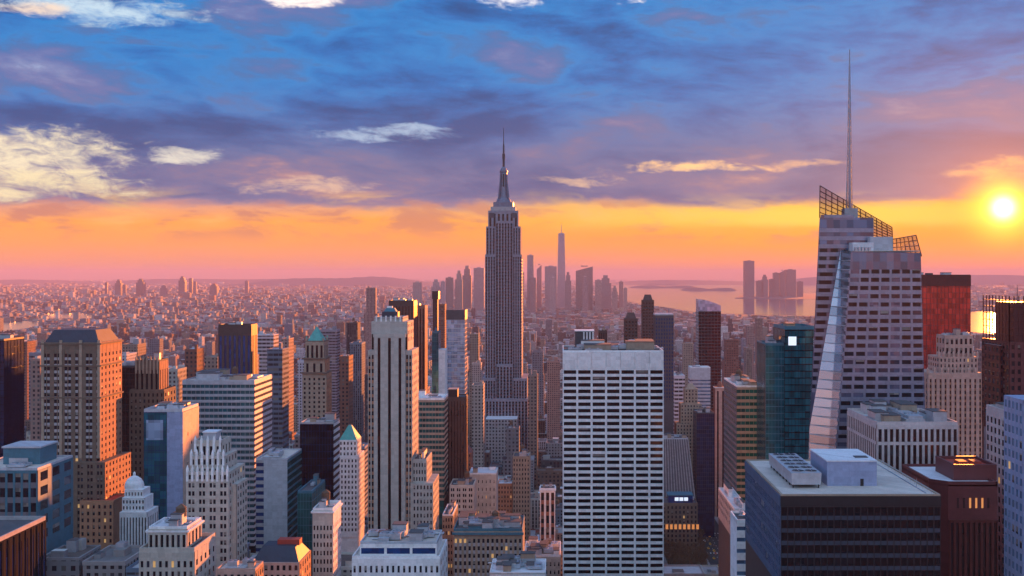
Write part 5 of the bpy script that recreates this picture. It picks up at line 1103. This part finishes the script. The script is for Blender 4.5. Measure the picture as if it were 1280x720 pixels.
STY = ('city_punched', 'city_ribbon', 'city_strips')
def shape_of(q, r):
    """boxes of an ordinary building: list of (part, x0, x1, y0, y1, z0, z1, material, tint, roof tint)"""
    ti = q.get('tint'); t = TINTS[ti] if ti is not None else wpick(r, TINTS); q['tname'] = t[0]
    a = r.random(); c = jit(r, t[1]) + (a,); rc = jit(r, wpick(r, ROOFS)[0], .25) + (a,); st = STY[q['style'] if 'style' in q else (r.choice((0, 0, 0, 0, 1, 2)) if t[0] not in ('blue-grey', 'teal', 'charcoal') else r.choice((1, 1, 2, 0)))]
    x0, x1, y0, y1, z = q['x0'], q['x1'], q['y0'], q['y1'], q['z']; w, d = x1 - x0, y1 - y0; bx = []; q['form'] = 'flat-roofed'
    zt = z
    if z > 42 and w > 17 and r.random() < .55:
        zs = z * r.uniform(.55, .82); bx.append(('wall', x0, x1, y0, y1, 0, zs, st, c, rc)); i = r.uniform(.1, .24)
        X0, X1, Y0, Y1 = x0 + w * i * r.random(), x1 - w * i * r.random(), y0 + d * .15 * r.random(), y1 - d * .2
        bx.append(('wall', X0, X1, Y0, Y1, zs, z, st, c, rc)); q['form'] = 'stepped'
    else:
        X0, X1, Y0, Y1 = x0, x1, y0, y1; bx.append(('wall', X0, X1, Y0, Y1, 0, z, st, c, rc))
    pc = tuple(min(.8, v * 1.15) for v in c[:3]) + (a,); pt = .5; ph = r.uniform(.6, 1.4)
    for e in ((X0 - .15, X1 + .15, Y0 - .15, Y0 + pt), (X0 - .15, X1 + .15, Y1 - pt, Y1 + .15), (X0 - .15, X0 + pt, Y0 + pt, Y1 - pt), (X1 - pt, X1 + .15, Y0 + pt, Y1 - pt)): bx.append(('parapet',) + e + (z - .6, z + ph, 'city_roof', pc, pc))
    W, Dd = X1 - X0, Y1 - Y0; q['extra'] = ''
    n = r.choice((1, 2, 2, 3, 3, 4)) if z > 20 else r.choice((0, 1, 2))
    for i in range(n):
        k = r.random(); aw, ad = W * r.uniform(.12, .35), Dd * r.uniform(.14, .35); cx, c_y = r.uniform(X0 + aw / 2 + pt, X1 - aw / 2 - pt), r.uniform(Y0 + ad / 2 + pt, Y1 - ad / 2 - pt)
        h = r.uniform(2.5, 6) if k < .5 else r.uniform(1, 2.2)
        tc = (c if k < .35 else jit(r, (.45, .46, .48), .35) + (a,)); bx.append(('bulkhead' if k < .5 else 'cooling_unit', cx - aw / 2, cx + aw / 2, c_y - ad / 2, c_y + ad / 2, z - .1, z + h, 'city_roof', tc, jit(r, wpick(r, ROOFS)[0]) + (a,)))
    q['tank'] = (r.uniform(X0 + 3, X1 - 3), r.uniform(Y0 + 4, Y1 - 4), z) if r.random() < .3 and W > 9 else None
    q['topbox'] = (X0, X1, Y0, Y1)
    return bx
def tank_mesh(mb, cx, cyy, z, r):
    for a in (-1.2, 1.2):
        for b in (-1.2, 1.2): mb.box(cx + a - .15, cx + a + .15, cyy + b - .15, cyy + b + .15, z - .1, z + 3, 'city_roof', (.06, .06, .06, .5))
    n0 = len(mb.f); mb.lathe(cx, cyy, [(1.9, z + 3), (1.9, z + 6.2), (2.0, z + 6.2), (.1, z + 7.8)], 'city_roof', 10)
    for i in range(n0, len(mb.f)): mb.tint[i] = (.13, .085, .055, .5)

RANK = ['just', 'second', 'third', 'fourth', 'fifth', 'sixth', 'seventh', 'eighth', 'ninth', 'tenth', 'eleventh', 'twelfth', 'thirteenth', 'fourteenth', 'fifteenth', 'sixteenth', 'seventeenth', 'eighteenth', 'nineteenth', 'twentieth']
def build_city():
    city = lay_out_city(); area, ctr = visible_area(city)
    r = random.Random(21)
    order = sorted((i for i in area if city[i]['y0'] < 4300), key=lambda i: -area[i])[:N_SINGLE]
    single = set(order); mass = MB(); built = []
    for i, q in enumerate(city):
        bx = shape_of(q, r)
        if i not in single:
            if i not in area and q['y0'] < 1200 and q['z'] < 20: pass
            for (pn, a, b, c, d, e, f, mt, t, rt) in bx: mass.box(a, b, c, d, e, f, mt, t, 'city_roof', rt)
            if q['tank'] and q['y0'] < 2500: tank_mesh(mass, *q['tank'], r)
            continue
        built.append((i, q, bx))
    # labels: what it looks like, then where it stands next to a named tower
    slots = {}
    for i, q, bx in built:
        cx, cyy = ctr[i]
        best = None
        for j, a in enumerate(ANCHOR):
            ax, ay = a[1], (a[2] + a[3]) / 2
            dx = max(a[3 + 1] - cx, cx - a[5], 0); dy = max(a[2] - cyy, cyy - a[3], 0); d = math.hypot(dx, dy) + .05 * math.hypot(cx - ax, cyy - ay)
            if best is None or d < best[0]:
                if dx >= dy: di = 'left of' if cx < ax else 'right of'
                else: di = 'beyond' if cyy < ay else 'in front of'
                best = (d, j, di)
        slots.setdefault((best[1], best[2], q['tname'], q['form']), []).append((best[0], i))
    lab = {}
    for (j, di, tn, fm), l in slots.items():
        for k, (d, i) in enumerate(sorted(l)):
            q = city[i]; w = q['x1'] - q['x0']; sz = 'tall' if q['z'] > 85 else 'slim' if w < 17 and q['z'] > 30 else 'broad' if w > 34 else 'small' if q['z'] < 26 else 'mid-rise'
            tk = ' with water tank' if q['tank'] else ''
            lab[i] = (q, f"{sz} {fm} {tn} building{tk}, {RANK[min(k, 19)]} {di} {ANCHOR[j][0]}")
    for i, q, bx in built:
        root = empty('city_building', ((q['x0'] + q['x1']) / 2, (q['y0'] + q['y1']) / 2, 0), lab[i][1], 'building', 'buildings of the ordinary city blocks')
        wall, par = MB(), MB()
        for (pn, a, b, c, d, e, f, mt, t, rt) in bx:
            if pn == 'wall': wall.box(a, b, c, d, e, f, mt, t, 'city_roof', rt)
            elif pn == 'parapet': par.box(a, b, c, d, e, f, mt, t, 'city_roof', rt)
            else: m = MB(); m.box(a, b, c, d, e, f, mt, t, 'city_roof', rt); m.build(pn, root)
        wall.build('wall', root); par.build('parapet', root)
        if q['tank']: m = MB(); tank_mesh(m, *q['tank'], r); m.build('water_tank', root)
    # districts further out, thousands of roofs
    rr = random.Random(99); n = 0
    while n < 21000:
        py = 350 + 76 * rr.random() ** 1.25; px = rr.uniform(-30, 1310); x, y, _ = gp(px, py)
        if y < 4500: continue
        n += 1
        if in_water(x, y): continue
        k = max(1, y / 7500); w, d, h = rr.uniform(12, 42) * k, rr.uniform(14, 40) * k, (rr.expovariate(1 / 7) + 5) * min(k, 1.4)
        if rr.random() < .015: h += rr.uniform(15, 40); w *= .7
        h = min(h, max(8, wz(361, y) if y < 12000 else 90))
        if hides_water(px, y, h): continue
        t = wpick(rr, TINTS); a = rr.random(); c = jit(rr, [min(.6, q * 1.15 + .03) for q in t[1]], .4) + (a,); mass.box(x - w / 2, x + w / 2, y, y + d, 0, h, STY[0], c, 'city_roof', jit(rr, wpick(rr, ROOFS)[0], .3) + (a,))  # far wall tints are lightened to stand in for brighter haze
    o = mass.build('city_blocks'); tag(o, 'endless low roofs and blocks of the city stretching to the horizon', 'city', kind='stuff')

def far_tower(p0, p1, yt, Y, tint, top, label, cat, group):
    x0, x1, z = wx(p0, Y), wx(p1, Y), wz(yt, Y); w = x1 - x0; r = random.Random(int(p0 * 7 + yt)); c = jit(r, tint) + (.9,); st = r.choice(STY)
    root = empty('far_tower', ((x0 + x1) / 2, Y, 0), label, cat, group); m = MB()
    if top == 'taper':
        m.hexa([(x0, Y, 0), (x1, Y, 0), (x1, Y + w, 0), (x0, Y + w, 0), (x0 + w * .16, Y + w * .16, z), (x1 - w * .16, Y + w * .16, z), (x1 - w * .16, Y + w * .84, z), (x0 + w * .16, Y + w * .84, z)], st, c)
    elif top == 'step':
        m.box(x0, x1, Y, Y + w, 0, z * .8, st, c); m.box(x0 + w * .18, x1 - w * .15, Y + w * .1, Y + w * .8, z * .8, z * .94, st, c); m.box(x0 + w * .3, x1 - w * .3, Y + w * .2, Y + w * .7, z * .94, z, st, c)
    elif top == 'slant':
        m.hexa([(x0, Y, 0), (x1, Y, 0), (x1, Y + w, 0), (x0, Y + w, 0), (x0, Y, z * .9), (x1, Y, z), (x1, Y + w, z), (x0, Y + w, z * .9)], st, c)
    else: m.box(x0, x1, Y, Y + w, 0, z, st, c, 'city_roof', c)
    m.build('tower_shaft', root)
    m = MB(); xc = (x0 + x1) / 2
    if top == 'taper': m.lathe(xc, Y + w / 2, [(w * .3, z), (w * .3, z + 5), (3, z + 6), (2.2, z + 40), (.6, z + 82)], 'city_roof', 10)
    else: m.box(xc - w * .2, xc + w * .2, Y + w * .25, Y + w * .7, z - 1, z + 6, 'city_roof')
    m.tint = [c] * len(m.f); m.build('antenna' if top == 'taper' else 'roof_house', root)

def build_far():
    P_, B_, G_, D_ = (.60, .47, .45), (.42, .32, .31), (.46, .44, .48), (.20, .17, .19); g = 'hazy far downtown towers'  # pale and pinkish tints carry part of the haze in the wall colour
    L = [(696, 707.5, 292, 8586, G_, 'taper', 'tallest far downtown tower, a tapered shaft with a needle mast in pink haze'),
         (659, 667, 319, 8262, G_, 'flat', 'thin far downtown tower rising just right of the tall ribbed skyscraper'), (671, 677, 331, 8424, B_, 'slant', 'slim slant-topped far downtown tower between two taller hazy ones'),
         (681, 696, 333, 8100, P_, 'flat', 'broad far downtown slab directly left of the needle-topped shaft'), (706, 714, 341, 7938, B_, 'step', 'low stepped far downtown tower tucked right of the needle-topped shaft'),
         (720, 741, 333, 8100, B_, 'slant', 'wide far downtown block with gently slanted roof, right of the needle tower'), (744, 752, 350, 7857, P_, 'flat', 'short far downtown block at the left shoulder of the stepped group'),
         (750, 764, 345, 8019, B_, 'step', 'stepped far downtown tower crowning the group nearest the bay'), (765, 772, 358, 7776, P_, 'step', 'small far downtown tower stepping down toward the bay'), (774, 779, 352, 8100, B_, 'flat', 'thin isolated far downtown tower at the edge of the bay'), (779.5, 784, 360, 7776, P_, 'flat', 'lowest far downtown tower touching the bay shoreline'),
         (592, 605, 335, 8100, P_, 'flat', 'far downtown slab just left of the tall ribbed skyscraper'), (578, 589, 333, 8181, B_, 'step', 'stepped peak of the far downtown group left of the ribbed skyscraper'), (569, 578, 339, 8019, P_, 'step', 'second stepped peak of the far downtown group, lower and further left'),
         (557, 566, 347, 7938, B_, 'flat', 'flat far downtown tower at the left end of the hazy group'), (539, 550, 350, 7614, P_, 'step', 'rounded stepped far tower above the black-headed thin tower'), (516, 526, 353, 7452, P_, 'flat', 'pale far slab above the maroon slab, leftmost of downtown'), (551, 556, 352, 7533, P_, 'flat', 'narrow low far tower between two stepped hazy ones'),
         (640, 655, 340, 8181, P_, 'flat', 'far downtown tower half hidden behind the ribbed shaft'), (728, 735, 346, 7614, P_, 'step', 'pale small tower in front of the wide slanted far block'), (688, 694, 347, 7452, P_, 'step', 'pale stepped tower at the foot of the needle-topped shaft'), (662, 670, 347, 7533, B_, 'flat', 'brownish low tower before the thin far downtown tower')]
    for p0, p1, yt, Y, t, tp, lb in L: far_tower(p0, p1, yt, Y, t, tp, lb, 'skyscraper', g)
    g = 'towers across the bay'
    for p0, p1, yt, tp, lb in ((931, 943, 326, 'flat', 'tallest tower across the bay, a lone round-shouldered slab'), (946, 954, 351, 'flat', 'lowest block of the cluster across the bay'), (952.5, 960, 344, 'step', 'stepped tower second from the lone slab across the bay'), (962, 968, 349, 'flat', 'thin low tower in the gap of the cluster across the bay'), (967, 974, 341, 'flat', 'flat tower in the middle of the cluster across the bay'), (975, 981, 338, 'slant', 'slant-topped tower in the cluster across the bay'), (983, 995, 337, 'flat', 'widest tower at the end of the cluster across the bay'), (997, 1004, 352, 'flat', 'short block ending the cluster across the bay toward the faceted tower')):
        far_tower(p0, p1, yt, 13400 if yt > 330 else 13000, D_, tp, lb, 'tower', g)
    g = 'distant towers on the left horizon'
    for p0, p1, yt, Y, lb in ((143.5, 151, 350, 14000, 'dark far tower breaking the left horizon, first of the close pair'), (153, 157, 356, 14000, 'short thin tower beside the first dark horizon tower'), (131, 134, 353, 14200, 'pencil-thin tower left of the dark horizon pair'), (170, 179, 349, 13800, 'squarish far tower breaking the left horizon, second of the pair'), (223, 231, 346, 14500, 'tallest tower on the left horizon, far beyond the banded office tower'), (236, 240, 348, 14500, 'slim twin beside the tallest left-horizon tower'), (241.5, 245, 352, 14500, 'shorter slim tower by the tallest left-horizon tower'), (306, 310, 351, 14800, 'lone thin tower on the horizon above the dark striped tower'), (200, 207, 357, 14000, 'low block between two horizon towers on the left'), (262, 271, 355, 14300, 'low wide tower on the horizon left of the dark striped tower')):
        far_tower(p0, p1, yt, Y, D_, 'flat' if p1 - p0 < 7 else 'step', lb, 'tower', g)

def build_park():
    """bare brown trees, a pale tent and traffic by the avenue"""
    m = MB(); m.poly([(97, 975, .19), (133, 975, .19), (133, 1048, .19), (97, 1048, .19)], 'lawn'); tag(m.build('lawn'), kind='structure')
    def tree_meshes(seed):
        r = random.Random(seed); t, c = MB(), MB(); H = r.uniform(11, 16); t.bar((0, 0, 0), (0, 0, H * .42), .38, 'bark', .26, 7); tips = []
        for i in range(8):
            a = i * 2.4 + r.random(); L = r.uniform(3, 5.5); z0 = H * r.uniform(.28, .44); p = (math.cos(a) * L * .6, math.sin(a) * L * .6, z0 + L * .7); e = (math.cos(a) * L, math.sin(a) * L, z0 + L * 1.25 + r.random()); t.bar((0, 0, z0), p, .17, 'bark', .1, 5); t.bar(p, e, .1, 'bark', .04, 4); tips += [p, e]
            for j in range(2): a2 = a + r.uniform(-.8, .8); e2 = (p[0] + math.cos(a2) * 2, p[1] + math.sin(a2) * 2, p[2] + r.uniform(1, 3)); t.bar(p, e2, .07, 'bark', .03, 4); tips.append(e2)
        tips += [(0, 0, H * .9), (0, 0, H * .8), (.8, .6, H * .95)]
        for i in range(420):
            q = r.choice(tips); s = r.uniform(.25, .6); o = Vector((q[0] + r.gauss(0, .95), q[1] + r.gauss(0, .95), q[2] + r.gauss(0, .8))); u = Vector((r.gauss(0, 1), r.gauss(0, 1), r.gauss(0, 1))).normalized(); v = u.orthogonal().normalized() * s; w = u.cross(v).normalized() * s * .7
            c.poly([o - v, o - w, o + v, o + w], 'leaf_brown')
        return t, c
    protos = []
    for k in range(4):
        t, c = tree_meshes(k + 3); mt, mc = t.build('trunk'), c.build('crown'); protos.append((mt.data, mc.data)); bpy.data.objects.remove(mt); bpy.data.objects.remove(mc)
    r = random.Random(8)
    for i in range(46):
        row = i % 4; y = 984 + (i // 4) * 7.2 + r.uniform(-2, 2); x = (100, 109, 118, 127)[row] + r.uniform(-2, 2)
        if i >= 34: y = 1052 + (i - 34) * 14; x = 133.5
        e = empty('park_tree', (x, y, .15), 'sparse brown-leaved tree in the small park beside the avenue', 'tree', 'brown trees of the small park'); e.rotation_euler.z = r.uniform(0, 6.28); s = r.uniform(.8, 1.15); e.scale = (s, s, s)
        for d, nm in zip(r.choice(protos), ('trunk', 'crown')): o = bpy.data.objects.new(nm, d); COL.objects.link(o); o.parent = e
    # tent at the near end of the park
    m = MB(); root = empty('event_tent', (wx(850, 975), 962, .15), 'white-roofed event tent at the near end of the small park', 'tent')
    for i in range(3):
        a = wx(836 + i * 9.5, 962); c = wx(844.5 + i * 9.5, 962); m.box(a, c, 956, 968, .2, 4.5, 'pale_panel'); m.prism([(a - .4, 4.5), (c + .4, 4.5), ((a + c) / 2, 8)], 955.5, 968.5, 'white_roof')
    m.build('tent_roof', root)
    # traffic
    for i in range(34):
        lane = r.choice((-9, -5, -1.5, 2, 6)); y = 960 + i * 9.5 + r.uniform(-2, 2); col, nm = r.choice((('taxi_yellow', 'yellow'), ('car_white', 'white'), ('car_dark', 'black'), ('car_red', 'red'), ('taxi_yellow', 'yellow')))
        e = empty('car', (150 + lane, y, .06), f'{nm} car in the traffic on the avenue beside the park', 'car', f'{nm} cars on the avenue by the park'); x = 150 + lane
        m = MB(); m.box(x - .92, x + .92, y - 2.3, y + 2.3, .35, .95, col); m.hexa([(x - .85, y - 1.3, .95), (x + .85, y - 1.3, .95), (x + .85, y + 1.4, .95), (x - .85, y + 1.4, .95), (x - .7, y - .8, 1.5), (x + .7, y - .8, 1.5), (x + .7, y + .9, 1.5), (x - .7, y + .9, 1.5)], col); m.build('body', e)
        m = MB(); m.hexa([(x - .76, y - 1.28, 1.0), (x + .76, y - 1.28, 1.0), (x + .76, y + 1.38, 1.0), (x - .76, y + 1.38, 1.0), (x - .66, y - .87, 1.44), (x + .66, y - .87, 1.44), (x + .66, y + .97, 1.44), (x - .66, y + .97, 1.44)], 'glass_black'); m.build('windscreen', e)
        for sx in (-.8, .8):
            for sy in (-1.4, 1.4): m = MB(); m.bar((x + sx - .1, y + sy, .34), (x + sx + .1, y + sy, .34), .33, 'rubber', n=10); m.build('wheel', e)
            m = MB(); m.box(x + sx * .8 - .2, x + sx * .8 + .2, y - 2.34, y - 2.29, .62, .82, 'lamp_warm'); m.build('headlight', e)

def build_haze():
    m = MB(); m.box(-60500, 60500, -3400, 62500, -1.5, 520, 'haze_air'); o = m.build('haze'); o['kind'] = 'stuff'

N_SINGLE = 225
setting_mats()
build_setting()
build_heroes(); build_spire_tower(); build_faceted_tower()
build_city(); build_far(); build_park(); build_haze()
